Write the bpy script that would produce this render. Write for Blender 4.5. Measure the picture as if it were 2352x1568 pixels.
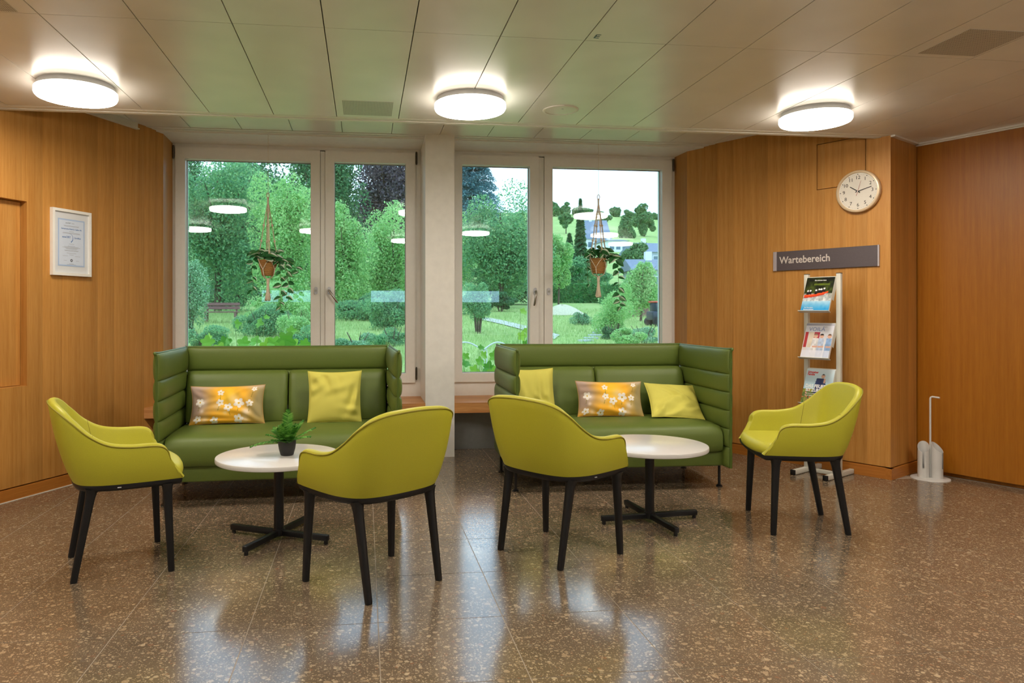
import bpy, bmesh, math, random
import numpy as np
from mathutils import Vector, Matrix

for o in list(bpy.data.objects):
    bpy.data.objects.remove(o, do_unlink=True)
SC = bpy.context.scene
COL = SC.collection
PI = math.pi
R = math.radians

# ------------------------------------------------------------------ camera
FPX, PX, PY, EYE = 1656.0, 1045.0, 718.0, 1.2
YAW = math.atan((PX - 837.0) / FPX)
cam = bpy.data.cameras.new('camera')
cam.sensor_fit = 'HORIZONTAL'
cam.sensor_width = 36.0
cam.lens = 36.0 * FPX / 2352.0
cam.shift_x = (1176.0 - PX) / 2352.0
cam.shift_y = (PY - 784.0) / 2352.0
cam.clip_start = 0.05
cam.clip_end = 2000
cam_o = bpy.data.objects.new('camera', cam)
COL.objects.link(cam_o)
cam_o.location = (0, 0, EYE)
cam_o.rotation_euler = (PI / 2, 0, -YAW)
SC.camera = cam_o
cam.dof.use_dof = True
cam.dof.focus_distance = 4.6
cam.dof.aperture_fstop = 9.0

# ------------------------------------------------------------------ world, exposure
SKY_STRENGTH = 3.2
LAMP_STRENGTH = 39.0
LAMP_COLOR = (1.0, 0.91, 0.79)
w = bpy.data.worlds.new('overcast_sky')
SC.world = w
w.use_nodes = True
nt = w.node_tree
nt.nodes.clear()
n_out = nt.nodes.new('ShaderNodeOutputWorld')
n_bg = nt.nodes.new('ShaderNodeBackground')
n_tc = nt.nodes.new('ShaderNodeTexCoord')
n_map = nt.nodes.new('ShaderNodeMapping')
n_map.inputs['Scale'].default_value = (1.6, 1.6, 6.0)
n_no = nt.nodes.new('ShaderNodeTexNoise')
n_no.inputs['Scale'].default_value = 1.4
n_no.inputs['Detail'].default_value = 5
n_cr = nt.nodes.new('ShaderNodeValToRGB')
n_cr.color_ramp.elements[0].position = 0.38
n_cr.color_ramp.elements[0].color = (0.27, 0.41, 0.57, 1)
n_cr.color_ramp.elements[1].position = 0.58
n_cr.color_ramp.elements[1].color = (0.50, 0.65, 0.82, 1)
nt.links.new(n_tc.outputs['Generated'], n_map.inputs['Vector'])
nt.links.new(n_map.outputs[0], n_no.inputs['Vector'])
nt.links.new(n_no.outputs['Fac'], n_cr.inputs['Fac'])
nt.links.new(n_cr.outputs['Color'], n_bg.inputs['Color'])
n_bg.inputs['Strength'].default_value = SKY_STRENGTH
nt.links.new(n_bg.outputs[0], n_out.inputs[0])

vs = SC.view_settings
vs.view_transform = 'Standard'
vs.look = 'None'
vs.gamma = 1.0
vs.exposure = 0.42
vs.use_curve_mapping = False
SC.cycles.max_bounces = 8
SC.cycles.transparent_max_bounces = 12
SC.cycles.use_adaptive_sampling = True
SC.cycles.adaptive_threshold = 0.06
SC.cycles.adaptive_min_samples = 20

# ------------------------------------------------------------------ materials
def srgb(r, g, b):
    def c(v):
        v /= 255.0
        return v / 12.92 if v <= 0.04045 else ((v + 0.055) / 1.055) ** 2.4
    return (c(r), c(g), c(b), 1.0)

class NB:
    """small node builder around one Principled material"""
    def __init__(self, name, color=(0.5, 0.5, 0.5, 1), rough=0.5, metal=0.0, spec=0.5, coat=0.0):
        self.m = bpy.data.materials.new(name)
        self.m.use_nodes = True
        self.t = self.m.node_tree
        self.b = self.t.nodes['Principled BSDF']
        self.b.inputs['Base Color'].default_value = color
        self.b.inputs['Roughness'].default_value = rough
        self.b.inputs['Metallic'].default_value = metal
        self.b.inputs['Specular IOR Level'].default_value = spec
        self.b.inputs['Coat Weight'].default_value = coat
    def n(self, typ, **kw):
        nd = self.t.nodes.new(typ)
        for k, v in kw.items():
            if k in nd.inputs:
                nd.inputs[k].default_value = v
            else:
                setattr(nd, k, v)
        return nd
    def l(self, a, b):
        self.t.links.new(a, b)
    def inp(self, name):
        return self.b.inputs[name]
    def ramp(self, fac, stops, interp='LINEAR'):
        r = self.n('ShaderNodeValToRGB')
        cr = r.color_ramp
        cr.interpolation = interp
        while len(cr.elements) < len(stops):
            cr.elements.new(0.5)
        for e, (p, c) in zip(cr.elements, stops):
            e.position = p
            e.color = c
        self.l(fac, r.inputs['Fac'])
        return r.outputs['Color']
    def math(self, op, a, b=None):
        nd = self.n('ShaderNodeMath', operation=op)
        for i, v in enumerate((a, b)):
            if v is None:
                continue
            if isinstance(v, (int, float)):
                nd.inputs[i].default_value = v
            else:
                self.l(v, nd.inputs[i])
        return nd.outputs[0]
    def mix(self, fac, a, b, blend='MIX'):
        nd = self.n('ShaderNodeMix', data_type='RGBA', blend_type=blend)
        for sock, v in ((nd.inputs[0], fac), (nd.inputs[6], a), (nd.inputs[7], b)):
            if isinstance(v, (int, float)):
                sock.default_value = v
            elif isinstance(v, tuple):
                sock.default_value = v
            else:
                self.l(v, sock)
        return nd.outputs[2]
    def coords(self, kind='Object', scale=(1, 1, 1), loc=(0, 0, 0)):
        if kind == 'World':
            src = self.n('ShaderNodeNewGeometry').outputs['Position']
        else:
            src = self.n('ShaderNodeTexCoord').outputs[kind]
        mp = self.n('ShaderNodeMapping')
        mp.inputs['Scale'].default_value = scale
        mp.inputs['Location'].default_value = loc
        self.l(src, mp.inputs['Vector'])
        return mp.outputs[0]
    def bump(self, h, strength=0.2, dist=0.01):
        bp = self.n('ShaderNodeBump')
        bp.inputs['Strength'].default_value = strength
        bp.inputs['Distance'].default_value = dist
        self.l(h, bp.inputs['Height'])
        self.l(bp.outputs[0], self.inp('Normal'))

def plain(name, color, rough=0.5, metal=0.0, spec=0.5, noise=0.0, nscale=30.0, bump=0.0, kind='Object'):
    b = NB(name, color, rough, metal, spec)
    v = b.coords(kind)
    no = b.n('ShaderNodeTexNoise', Scale=nscale, Detail=3.0)
    b.l(v, no.inputs['Vector'])
    if noise:
        dark = tuple(c * (1 - noise) for c in color[:3]) + (1,)
        lite = tuple(min(1, c * (1 + noise)) for c in color[:3]) + (1,)
        b.l(b.ramp(no.outputs['Fac'], [(0.3, dark), (0.7, lite)]), b.inp('Base Color'))
    if bump:
        b.bump(no.outputs['Fac'], bump, 0.004)
    return b.m

def wood(name, dark, light, strip=0.155, rough=0.42, axis='Z', tone=0.16):
    """veneer: long grain along an axis, leaf strips across local x"""
    b = NB(name, light, rough, spec=0.4)
    tc = b.n('ShaderNodeTexCoord').outputs['Object']
    sep = b.n('ShaderNodeSeparateXYZ')
    b.l(tc, sep.inputs[0])
    across = sep.outputs['X'] if axis == 'Z' else sep.outputs['Z']
    # strips
    sx = b.math('DIVIDE', across, strip)
    fl = b.math('FLOOR', sx)
    fr = b.math('FRACT', sx)
    wn = b.n('ShaderNodeTexWhiteNoise', noise_dimensions='1D')
    b.l(fl, wn.inputs['W'])
    # grain
    mp = b.n('ShaderNodeMapping')
    mp.inputs['Scale'].default_value = (42, 42, 1.1) if axis == 'Z' else (1.1, 42, 42)
    add = b.n('ShaderNodeVectorMath', operation='ADD')
    comb = b.n('ShaderNodeCombineXYZ')
    off = b.math('MULTIPLY', wn.outputs['Value'], 9.0)
    b.l(off, comb.inputs['X' if axis != 'Z' else 'Z'])
    b.l(tc, add.inputs[0])
    b.l(comb.outputs[0], add.inputs[1])
    b.l(add.outputs[0], mp.inputs['Vector'])
    g = b.n('ShaderNodeTexNoise', Scale=1.0, Detail=6.0, Roughness=0.62)
    b.l(mp.outputs[0], g.inputs['Vector'])
    mp2 = b.n('ShaderNodeMapping')
    mp2.inputs['Scale'].default_value = (260, 260, 9) if axis == 'Z' else (9, 260, 260)
    b.l(add.outputs[0], mp2.inputs['Vector'])
    g2 = b.n('ShaderNodeTexNoise', Scale=1.0, Detail=2.0)
    b.l(mp2.outputs[0], g2.inputs['Vector'])
    gg = b.math('ADD', b.math('MULTIPLY', g.outputs['Fac'], 0.65), b.math('MULTIPLY', g2.outputs['Fac'], 0.35))
    col = b.ramp(gg, [(0.30, dark), (0.66, light)])
    val = b.math('ADD', b.math('MULTIPLY', wn.outputs['Value'], tone * 0.7), b.math('MULTIPLY', b.math('SUBTRACT', 1.0, fr), tone))
    val = b.math('ADD', val, 1.0 - tone * 0.85)
    hsv = b.n('ShaderNodeHueSaturation')
    b.l(col, hsv.inputs['Color'])
    b.l(val, hsv.inputs['Value'])
    b.l(hsv.outputs[0], b.inp('Base Color'))
    b.bump(g2.outputs['Fac'], 0.05, 0.002)
    return b.m

def terrazzo():
    b = NB('terrazzo', srgb(120, 92, 62), 0.16, spec=1.0)
    v = b.coords('World')
    base_n = b.n('ShaderNodeTexNoise', Scale=9.0, Detail=4.0)
    b.l(v, base_n.inputs['Vector'])
    fine = b.n('ShaderNodeTexNoise', Scale=160.0, Detail=3.0)
    b.l(v, fine.inputs['Vector'])
    base = b.ramp(base_n.outputs['Fac'], [(0.3, srgb(108, 93, 75)), (0.7, srgb(126, 109, 89))])
    base = b.mix(b.math('MULTIPLY', fine.outputs['Fac'], 0.55), base, srgb(76, 66, 54))
    col = base
    for sc_, thr, dens, seed in ((34.0, 0.34, 0.45, 0.0), (62.0, 0.38, 0.55, 3.1), (110.0, 0.42, 0.6, 7.7), (200.0, 0.44, 0.6, 5.3)):
        vm = b.n('ShaderNodeMapping')
        vm.inputs['Location'].default_value = (seed, seed * 1.7, 0)
        vm.inputs['Scale'].default_value = (1, 1, 0.0)
        wv = b.n('ShaderNodeVectorMath', operation='MULTIPLY_ADD')
        wob = b.n('ShaderNodeTexNoise', Scale=sc_ * 1.2, Detail=2.0)
        b.l(v, wob.inputs['Vector'])
        b.l(wob.outputs['Color'], wv.inputs[0])
        wv.inputs[1].default_value = (0.012 * 38 / sc_,) * 3
        b.l(v, wv.inputs[2])
        b.l(wv.outputs[0], vm.inputs['Vector'])
        vo = b.n('ShaderNodeTexVoronoi', Scale=sc_, Randomness=1.0)
        b.l(vm.outputs[0], vo.inputs['Vector'])
        sepc = b.n('ShaderNodeSeparateColor')
        b.l(vo.outputs['Color'], sepc.inputs[0])
        # chip radius varies per cell; only some cells hold a chip
        rad = b.math('MULTIPLY', sepc.outputs[1], thr)
        rad = b.math('ADD', rad, 0.08)
        inside = b.math('LESS_THAN', vo.outputs['Distance'], rad)
        has = b.math('LESS_THAN', sepc.outputs[0], dens)
        fac = b.math('MULTIPLY', inside, has)
        chip = b.ramp(sepc.outputs[2], [(0.0, srgb(166, 142, 112)), (0.35, srgb(184, 164, 136)),
                                        (0.6, srgb(158, 132, 100)), (0.8, srgb(204, 184, 152)), (0.93, srgb(96, 86, 76)), (1.0, srgb(146, 104, 76))])
        col = b.mix(b.math('MULTIPLY', fac, 0.72), col, chip)
    b.l(col, b.inp('Base Color'))
    return b.m

def perforated():
    b = NB('perforated_metal', srgb(190, 184, 172), 0.4)
    tc = b.n('ShaderNodeTexCoord').outputs['Object']
    sep = b.n('ShaderNodeSeparateXYZ')
    b.l(tc, sep.inputs[0])
    ds = []
    for ax in ('X', 'Y'):
        q = b.math('FRACT', b.math('MULTIPLY', sep.outputs[ax], 110.0))
        q = b.math('SUBTRACT', q, 0.5)
        ds.append(b.math('MULTIPLY', q, q))
    d = b.math('ADD', ds[0], ds[1])
    hole = b.math('LESS_THAN', d, 0.075)
    b.l(b.mix(hole, srgb(196, 190, 178), srgb(52, 50, 48)), b.inp('Base Color'))
    return b.m

def leaf_mat(name, c0, c1, c2, trans=0.35, rough=0.55, per_object=False):
    b = NB(name, c1, rough, spec=0.3)
    geo = b.n('ShaderNodeNewGeometry')
    src = b.n('ShaderNodeObjectInfo').outputs['Random'] if per_object else geo.outputs['Random Per Island']
    col = b.ramp(src, [(0.0, c0), (0.5, c1), (1.0, c2)])
    b.l(col, b.inp('Base Color'))
    out = b.t.nodes['Material Output']
    tr = b.n('ShaderNodeBsdfTranslucent')
    b.l(col, tr.inputs['Color'])
    mx = b.n('ShaderNodeMixShader')
    mx.inputs[0].default_value = trans
    b.l(b.b.outputs[0], mx.inputs[1])
    b.l(tr.outputs[0], mx.inputs[2])
    b.l(mx.outputs[0], out.inputs['Surface'])
    return b.m

def attr_mat(name, rough=0.6, spec=0.3, bump=0.0, coat=0.0, trans=0.0):
    b = NB(name, (1, 1, 1, 1), rough, spec=spec, coat=coat)
    a = b.n('ShaderNodeVertexColor', layer_name='Col')
    b.l(a.outputs['Color'], b.inp('Base Color'))
    if bump:
        no = b.n('ShaderNodeTexNoise', Scale=600.0)
        b.l(b.coords('Object'), no.inputs['Vector'])
        b.bump(no.outputs['Fac'], bump, 0.001)
    if trans:
        out = b.t.nodes['Material Output']
        tr = b.n('ShaderNodeBsdfTranslucent')
        b.l(a.outputs['Color'], tr.inputs['Color'])
        mx = b.n('ShaderNodeMixShader')
        mx.inputs[0].default_value = trans
        b.l(b.b.outputs[0], mx.inputs[1])
        b.l(tr.outputs[0], mx.inputs[2])
        b.l(mx.outputs[0], out.inputs['Surface'])
    return b.m

def glass_mat():
    m = bpy.data.materials.new('window_glass')
    m.use_nodes = True
    t = m.node_tree
    t.nodes.clear()
    out = t.nodes.new('ShaderNodeOutputMaterial')
    tr = t.nodes.new('ShaderNodeBsdfTransparent')
    tr.inputs['Color'].default_value = (0.93, 0.985, 0.985, 1)
    gl = t.nodes.new('ShaderNodeBsdfGlossy')
    gl.inputs['Roughness'].default_value = 0.0
    gl.inputs['Color'].default_value = (0.9, 0.97, 1.0, 1)
    fr = t.nodes.new('ShaderNodeFresnel')
    fr.inputs['IOR'].default_value = 1.78
    mx = t.nodes.new('ShaderNodeMixShader')
    t.links.new(fr.outputs[0], mx.inputs[0])
    t.links.new(tr.outputs[0], mx.inputs[1])
    t.links.new(gl.outputs[0], mx.inputs[2])
    t.links.new(mx.outputs[0], out.inputs['Surface'])
    return m

def emit_mat(name, color, strength):
    m = bpy.data.materials.new(name)
    m.use_nodes = True
    t = m.node_tree
    t.nodes.clear()
    out = t.nodes.new('ShaderNodeOutputMaterial')
    e = t.nodes.new('ShaderNodeEmission')
    e.inputs['Color'].default_value = (*color[:3], 1)
    e.inputs['Strength'].default_value = strength
    t.links.new(e.outputs[0], out.inputs['Surface'])
    return m

MAT = {}
MAT['oak'] = wood('oak_veneer', srgb(170, 112, 44), srgb(200, 146, 76))
MAT['oak_dark'] = wood('oak_veneer_amber', srgb(148, 86, 10), srgb(170, 108, 24), strip=0.62, tone=0.05)
MAT['oak_base'] = wood('oak_skirting', srgb(158, 92, 28), srgb(194, 126, 52), strip=3.0, axis='X', tone=0.02)
MAT['oak_sill'] = wood('oak_sill', srgb(172, 108, 52), srgb(216, 158, 98), strip=3.0, axis='X', tone=0.02)
MAT['terrazzo'] = terrazzo()
MAT['grout'] = plain('grout', srgb(156, 142, 124), 0.5, noise=0.1)
def ceil_mat():
    b = NB('ceiling_metal', srgb(204, 196, 182), 0.30, spec=0.7)
    v = b.coords('World', (3, 3, 3))
    no = b.n('ShaderNodeTexNoise', Scale=1.3, Detail=1.0)
    b.l(v, no.inputs['Vector'])
    b.l(b.ramp(no.outputs['Fac'], [(0.3, srgb(218, 214, 206)), (0.7, srgb(226, 222, 214))]), b.inp('Base Color'))
    return b.m
MAT['ceiling'] = ceil_mat()
MAT['white_trim'] = plain('white_trim', srgb(226, 222, 212), 0.4, noise=0.02)
MAT['plaster'] = plain('white_plaster', srgb(236, 233, 226), 0.55, noise=0.03, nscale=18, bump=0.06)
MAT['grey_wall'] = plain('grey_painted_wall', srgb(176, 180, 182), 0.6, noise=0.04)
MAT['frame_white'] = plain('painted_window_frame', srgb(236, 233, 226), 0.35, noise=0.015)
MAT['glass'] = glass_mat()
MAT['chrome'] = plain('brushed_steel', srgb(176, 172, 164), 0.28, metal=1.0, noise=0.05)
MAT['dark_metal'] = plain('dark_hinge_metal', srgb(96, 92, 84), 0.35, metal=0.9, noise=0.08)
MAT['lock_grey'] = plain('lock_plate_grey', srgb(196, 196, 200), 0.35, metal=0.4)
MAT['lime'] = plain('lime_leather', srgb(182, 177, 48), 0.46, spec=0.4, noise=0.03, nscale=260, bump=0.05)
MAT['lime_seam'] = plain('lime_seam', srgb(142, 132, 20), 0.6)
MAT['black_plastic'] = plain('black_plastic', srgb(19, 19, 21), 0.45, spec=0.45, noise=0.06)
MAT['green_leather'] = plain('green_leather', srgb(94, 110, 44), 0.50, spec=0.45, noise=0.05, nscale=220, bump=0.06)
MAT['green_piping'] = plain('green_piping', srgb(78, 98, 30), 0.45, noise=0.04)
MAT['table_white'] = plain('white_laminate', srgb(214, 211, 208), 0.22, noise=0.012)
MAT['black_metal'] = plain('black_powdercoat', srgb(18, 19, 22), 0.38, spec=0.5, noise=0.05)
MAT['cushion_lime'] = plain('lime_cotton', srgb(212, 204, 100), 0.85, spec=0.1, noise=0.025, nscale=500, bump=0.1)
MAT['print_fabric'] = attr_mat('printed_fabric', 0.75, 0.15, bump=0.1)
MAT['print_paper'] = attr_mat('printed_paper', 0.28, 0.4)
MAT['paper'] = plain('paper_pages', srgb(226, 224, 218), 0.7, noise=0.05, nscale=400)
MAT['rack_grey'] = plain('light_grey_coating', srgb(206, 204, 192), 0.38, noise=0.02)
MAT['stand_white'] = plain('silver_grey_coating', srgb(204, 202, 198), 0.36, noise=0.02)
MAT['stand_inner'] = plain('pale_grey_coating', srgb(176, 178, 180), 0.4)
MAT['sign_dark'] = plain('sign_anthracite', srgb(92, 84, 88), 0.42, metal=0.25, noise=0.05, nscale=120)
MAT['sign_silver'] = plain('sign_aluminium', srgb(186, 180, 186), 0.35, metal=0.4)
MAT['sign_text'] = plain('sign_lettering', srgb(214, 204, 196), 0.5)
MAT['clock_rim'] = plain('clock_rim', srgb(222, 198, 164), 0.3, metal=0.15, noise=0.02)
MAT['clock_face'] = plain('clock_face', srgb(224, 218, 206), 0.5, noise=0.01)
MAT['ink_black'] = plain('black_ink', srgb(30, 28, 28), 0.5)
MAT['ink_grey'] = plain('grey_ink', srgb(140, 142, 150), 0.6)
MAT['ink_blue'] = plain('blue_ink', srgb(40, 100, 170), 0.6)
MAT['ink_pale'] = plain('pale_blue_ink', srgb(168, 190, 222), 0.6)
MAT['ink_white'] = plain('white_ink', srgb(240, 240, 238), 0.5)
MAT['ink_red'] = plain('red_ink', srgb(206, 50, 48), 0.5)
MAT['hand_red'] = plain('red_second_hand', srgb(196, 120, 112), 0.5)
MAT['mat_board'] = plain('passepartout', srgb(214, 216, 218), 0.7, noise=0.01)
MAT['cert_paper'] = plain('certificate_paper', srgb(206, 216, 232), 0.6, noise=0.01)
MAT['perforated'] = perforated()
MAT['grille_grey'] = plain('grille_disc', srgb(150, 146, 138), 0.5)
MAT['lamp_base'] = plain('lamp_base_grey', srgb(186, 186, 186), 0.45, metal=0.3, noise=0.03)
MAT['lamp_glow'] = emit_mat('lamp_glow', LAMP_COLOR, LAMP_STRENGTH)
MAT['lamp_edge'] = emit_mat('lamp_edge', LAMP_COLOR, LAMP_STRENGTH * 0.26)
MAT['spacer'] = plain('glass_spacer', srgb(128, 130, 130), 0.4)
MAT['cord'] = plain('cotton_cord', srgb(226, 212, 188), 0.9, spec=0.1, noise=0.12, nscale=200, bump=0.3)
def basket():
    b = NB('woven_basket', srgb(178, 124, 66), 0.7, spec=0.2)
    v = b.coords('Object')
    wv = b.n('ShaderNodeTexWave', wave_type='BANDS', bands_direction='Z', Scale=42.0, Distortion=3.0, Detail=2.0)
    b.l(v, wv.inputs['Vector'])
    b.l(b.ramp(wv.outputs['Fac'], [(0.1, srgb(166, 112, 58)), (0.6, srgb(206, 152, 90)), (1.0, srgb(224, 178, 116))]), b.inp('Base Color'))
    b.bump(wv.outputs['Fac'], 0.8, 0.006)
    return b.m
MAT['basket'] = basket()
MAT['plant_leaf'] = attr_mat('variegated_leaf', 0.4, 0.4, trans=0.2)
MAT['stem'] = plain('plant_stem', srgb(126, 150, 84), 0.6, noise=0.1)
MAT['fern'] = leaf_mat('fern_green', srgb(56, 112, 38), srgb(88, 152, 58), srgb(126, 180, 80), 0.35)
MAT['pot_black'] = plain('black_pot', srgb(34, 33, 34), 0.5, noise=0.05)
MAT['soil'] = plain('soil', srgb(52, 40, 30), 0.95, noise=0.3, nscale=160)
MAT['socket'] = plain('socket_white', srgb(226, 224, 218), 0.4)
MAT['handle_grey'] = plain('handle_grey', srgb(120, 122, 124), 0.35, metal=0.7)

# ------------------------------------------------------------------ mesh helpers
def link(o, parent=None):
    COL.objects.link(o)
    if parent is not None:
        o.parent = parent
    return o

def mobj(name, verts, faces, mat, parent=None, smooth=None, loc=None, rot=None):
    me = bpy.data.meshes.new(name)
    me.from_pydata([tuple(v) for v in verts], [], [tuple(f) for f in faces])
    if smooth is not None:
        me.polygons.foreach_set('use_smooth', [True] * len(me.polygons))
        if smooth < 179:
            me.set_sharp_from_angle(angle=R(smooth))
    me.update()
    if mat is not None:
        me.materials.append(MAT[mat] if isinstance(mat, str) else mat)
    o = bpy.data.objects.new(name, me)
    link(o, parent)
    if loc is not None:
        o.location = loc
    if rot is not None:
        o.rotation_euler = rot
    return o

class MB:
    """collects geometry for one mesh"""
    def __init__(self):
        self.v, self.f = [], []
    def add(self, vs_, fs_):
        k = len(self.v)
        self.v += [tuple(p) for p in vs_]
        self.f += [tuple(i + k for i in f) for f in fs_]
        return self
    def box(self, x0, x1, y0, y1, z0, z1):
        return self.add([(x0, y0, z0), (x1, y0, z0), (x1, y1, z0), (x0, y1, z0), (x0, y0, z1), (x1, y0, z1), (x1, y1, z1), (x0, y1, z1)],
                        [(0, 3, 2, 1), (4, 5, 6, 7), (0, 1, 5, 4), (1, 2, 6, 5), (2, 3, 7, 6), (3, 0, 4, 7)])
    def rbox(self, x0, x1, y0, y1, z0, z1, r=0.01, seg=3):
        bm = bmesh.new()
        bmesh.ops.create_cube(bm, size=1.0)
        for vv in bm.verts:
            vv.co = Vector(((x0 + x1) / 2 + vv.co.x * (x1 - x0), (y0 + y1) / 2 + vv.co.y * (y1 - y0), (z0 + z1) / 2 + vv.co.z * (z1 - z0)))
        bmesh.ops.bevel(bm, geom=list(bm.edges), offset=r, segments=seg, profile=0.5, affect='EDGES')
        bm.verts.index_update()
        vs_ = [tuple(vv.co) for vv in bm.verts]
        fs_ = [tuple(vv.index for vv in f.verts) for f in bm.faces]
        bm.free()
        return self.add(vs_, fs_)
    def prism(self, poly, z0, z1):
        n = len(poly)
        vs_ = [(p[0], p[1], z0) for p in poly] + [(p[0], p[1], z1) for p in poly]
        fs_ = [tuple(range(n))[::-1], tuple(range(n, 2 * n))] + [(i, (i + 1) % n, n + (i + 1) % n, n + i) for i in range(n)]
        return self.add(vs_, fs_)
    def lathe(self, prof, seg=32, c=(0, 0), close=True):
        vs_, fs_ = [], []
        n = len(prof)
        for i in range(seg):
            a = 2 * PI * i / seg
            for r_, z in prof:
                vs_.append((c[0] + r_ * math.cos(a), c[1] + r_ * math.sin(a), z))
        for i in range(seg):
            j = (i + 1) % seg
            for k in range(n - 1):
                fs_.append((i * n + k, j * n + k, j * n + k + 1, i * n + k + 1))
        if close:
            if prof[0][0] > 1e-6:
                fs_.append(tuple(i * n for i in range(seg))[::-1])
            if prof[-1][0] > 1e-6:
                fs_.append(tuple(i * n + n - 1 for i in range(seg)))
        return self.add(vs_, fs_)
    def tube(self, pts, rad, seg=8, closed=False, sq=None):
        pts = [Vector(p) for p in pts]
        n = len(pts)
        rads = rad if isinstance(rad, (list, tuple)) else [rad] * n
        vs_, fs_ = [], []
        up = None
        for i in range(n):
            if closed:
                t = (pts[(i + 1) % n] - pts[i - 1])
            else:
                t = pts[min(i + 1, n - 1)] - pts[max(i - 1, 0)]
            t.normalize()
            if up is None:
                up = Vector((0, 0, 1)) if abs(t.z) < 0.9 else Vector((0, 1, 0))
            side = t.cross(up)
            if side.length < 1e-6:
                side = t.cross(Vector((1, 0, 0)))
            side.normalize()
            up = side.cross(t).normalized()
            for k in range(seg):
                a = 2 * PI * (k + 0.5) / seg
                ca, sa = math.cos(a), math.sin(a)
                if sq:
                    m = (abs(ca) ** sq + abs(sa) ** sq) ** (-1.0 / sq)
                    ca, sa = ca * m, sa * m
                vs_.append(tuple(pts[i] + side * (ca * rads[i]) + up * (sa * rads[i])))
        for i in range(n if closed else n - 1):
            j = (i + 1) % n
            for k in range(seg):
                l_ = (k + 1) % seg
                fs_.append((i * seg + k, i * seg + l_, j * seg + l_, j * seg + k))
        if not closed:
            fs_.append(tuple(range(seg))[::-1])
            fs_.append(tuple((n - 1) * seg + k for k in range(seg)))
        return self.add(vs_, fs_)
    def grid(self, nu, nv, fn):
        vs_ = [fn(i / (nu - 1), j / (nv - 1)) for j in range(nv) for i in range(nu)]
        fs_ = [(j * nu + i, j * nu + i + 1, (j + 1) * nu + i + 1, (j + 1) * nu + i) for j in range(nv - 1) for i in range(nu - 1)]
        return self.add(vs_, fs_)
    def loft(self, rings, cap0=True, cap1=True):
        n = len(rings[0])
        vs_ = [p for r_ in rings for p in r_]
        fs_ = []
        for a in range(len(rings) - 1):
            for k in range(n):
                l_ = (k + 1) % n
                fs_.append((a * n + k, a * n + l_, (a + 1) * n + l_, (a + 1) * n + k))
        if cap0:
            fs_.append(tuple(range(n))[::-1])
        if cap1:
            fs_.append(tuple((len(rings) - 1) * n + k for k in range(n)))
        return self.add(vs_, fs_)
    def done(self, name, mat, parent=None, smooth=None, loc=None, rot=None):
        return mobj(name, self.v, self.f, mat, parent, smooth, loc, rot)

def thing(name, label, cat, loc=(0, 0, 0), rz=0.0, group=None):
    o = bpy.data.objects.new(name, None)
    COL.objects.link(o)
    o.empty_display_size = 0.1
    o.location = loc
    o.rotation_euler = (0, 0, rz)
    return tag(o, label, cat, group)

def tag(o, label, cat, group=None):
    o['label'] = label
    o['category'] = cat
    if group:
        o['group'] = group
    return o

def struct(o, label=None):
    o['kind'] = 'structure'
    if label:
        o['label'] = label
    return o

def copy_tree(o, parent=None):
    c = o.copy()
    COL.objects.link(c)
    c.parent = parent
    for ch in list(o.children):
        copy_tree(ch, c)
    return c

def crom(pts, n):
    """Catmull-Rom through pts (numpy rows), n samples per span"""
    P = np.asarray(pts, float)
    P = np.vstack([2 * P[0] - P[1], P, 2 * P[-1] - P[-2]])
    out = []
    for i in range(1, len(P) - 2):
        for k in range(n):
            t = k / n
            a, b, c, d = P[i - 1], P[i], P[i + 1], P[i + 2]
            out.append(0.5 * (2 * b + (c - a) * t + (2 * a - 5 * b + 4 * c - d) * t * t + (3 * b - a - 3 * c + d) * t ** 3))
    out.append(P[-2])
    return np.array(out)

def text_mesh(name, s, size, mat, parent, loc, rot=(PI / 2, 0, 0), align='LEFT', extrude=0.0006, sx=1.0, bold=0.0):
    cu = bpy.data.curves.new(name, 'FONT')
    cu.body = s
    cu.size = size
    cu.align_x = align
    cu.align_y = 'CENTER'
    cu.extrude = extrude
    cu.offset = bold
    cu.resolution_u = 3
    tmp = bpy.data.objects.new(name + '_tmp', cu)
    COL.objects.link(tmp)
    dg = bpy.context.evaluated_depsgraph_get()
    dg.update()
    me = bpy.data.meshes.new_from_object(tmp.evaluated_get(dg))
    bpy.data.objects.remove(tmp, do_unlink=True)
    bpy.data.curves.remove(cu)
    me.materials.clear()
    me.materials.append(MAT[mat])
    if sx != 1.0:
        for vv in me.vertices:
            vv.co.x *= sx
    o = bpy.data.objects.new(name, me)
    link(o, parent)
    o.location = loc
    o.rotation_euler = rot
    return o

def clip(poly, hps):
    """clip a plan polygon by half planes (px, py, nx, ny): keep (p - P).n <= 0"""
    for (px, py, nx, ny) in hps:
        out = []
        for i in range(len(poly)):
            a, b = poly[i], poly[(i + 1) % len(poly)]
            da = (a[0] - px) * nx + (a[1] - py) * ny
            db = (b[0] - px) * nx + (b[1] - py) * ny
            if da <= 0:
                out.append(a)
            if (da < 0 < db) or (db < 0 < da):
                t = da / (da - db)
                out.append((a[0] + (b[0] - a[0]) * t, a[1] + (b[1] - a[1]) * t))
        poly = out
        if len(poly) < 3:
            return []
    return poly

def spot(u, v, Y):
    """photo pixel to the world point at room depth Y (used for laying out)"""
    a, b = (u - PX) / FPX, (PY - v) / FPX
    x = a * math.cos(YAW) + math.sin(YAW)
    y = math.cos(YAW) - a * math.sin(YAW)
    k = Y / y
    return Vector((k * x, Y, EYE + k * b))

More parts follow.
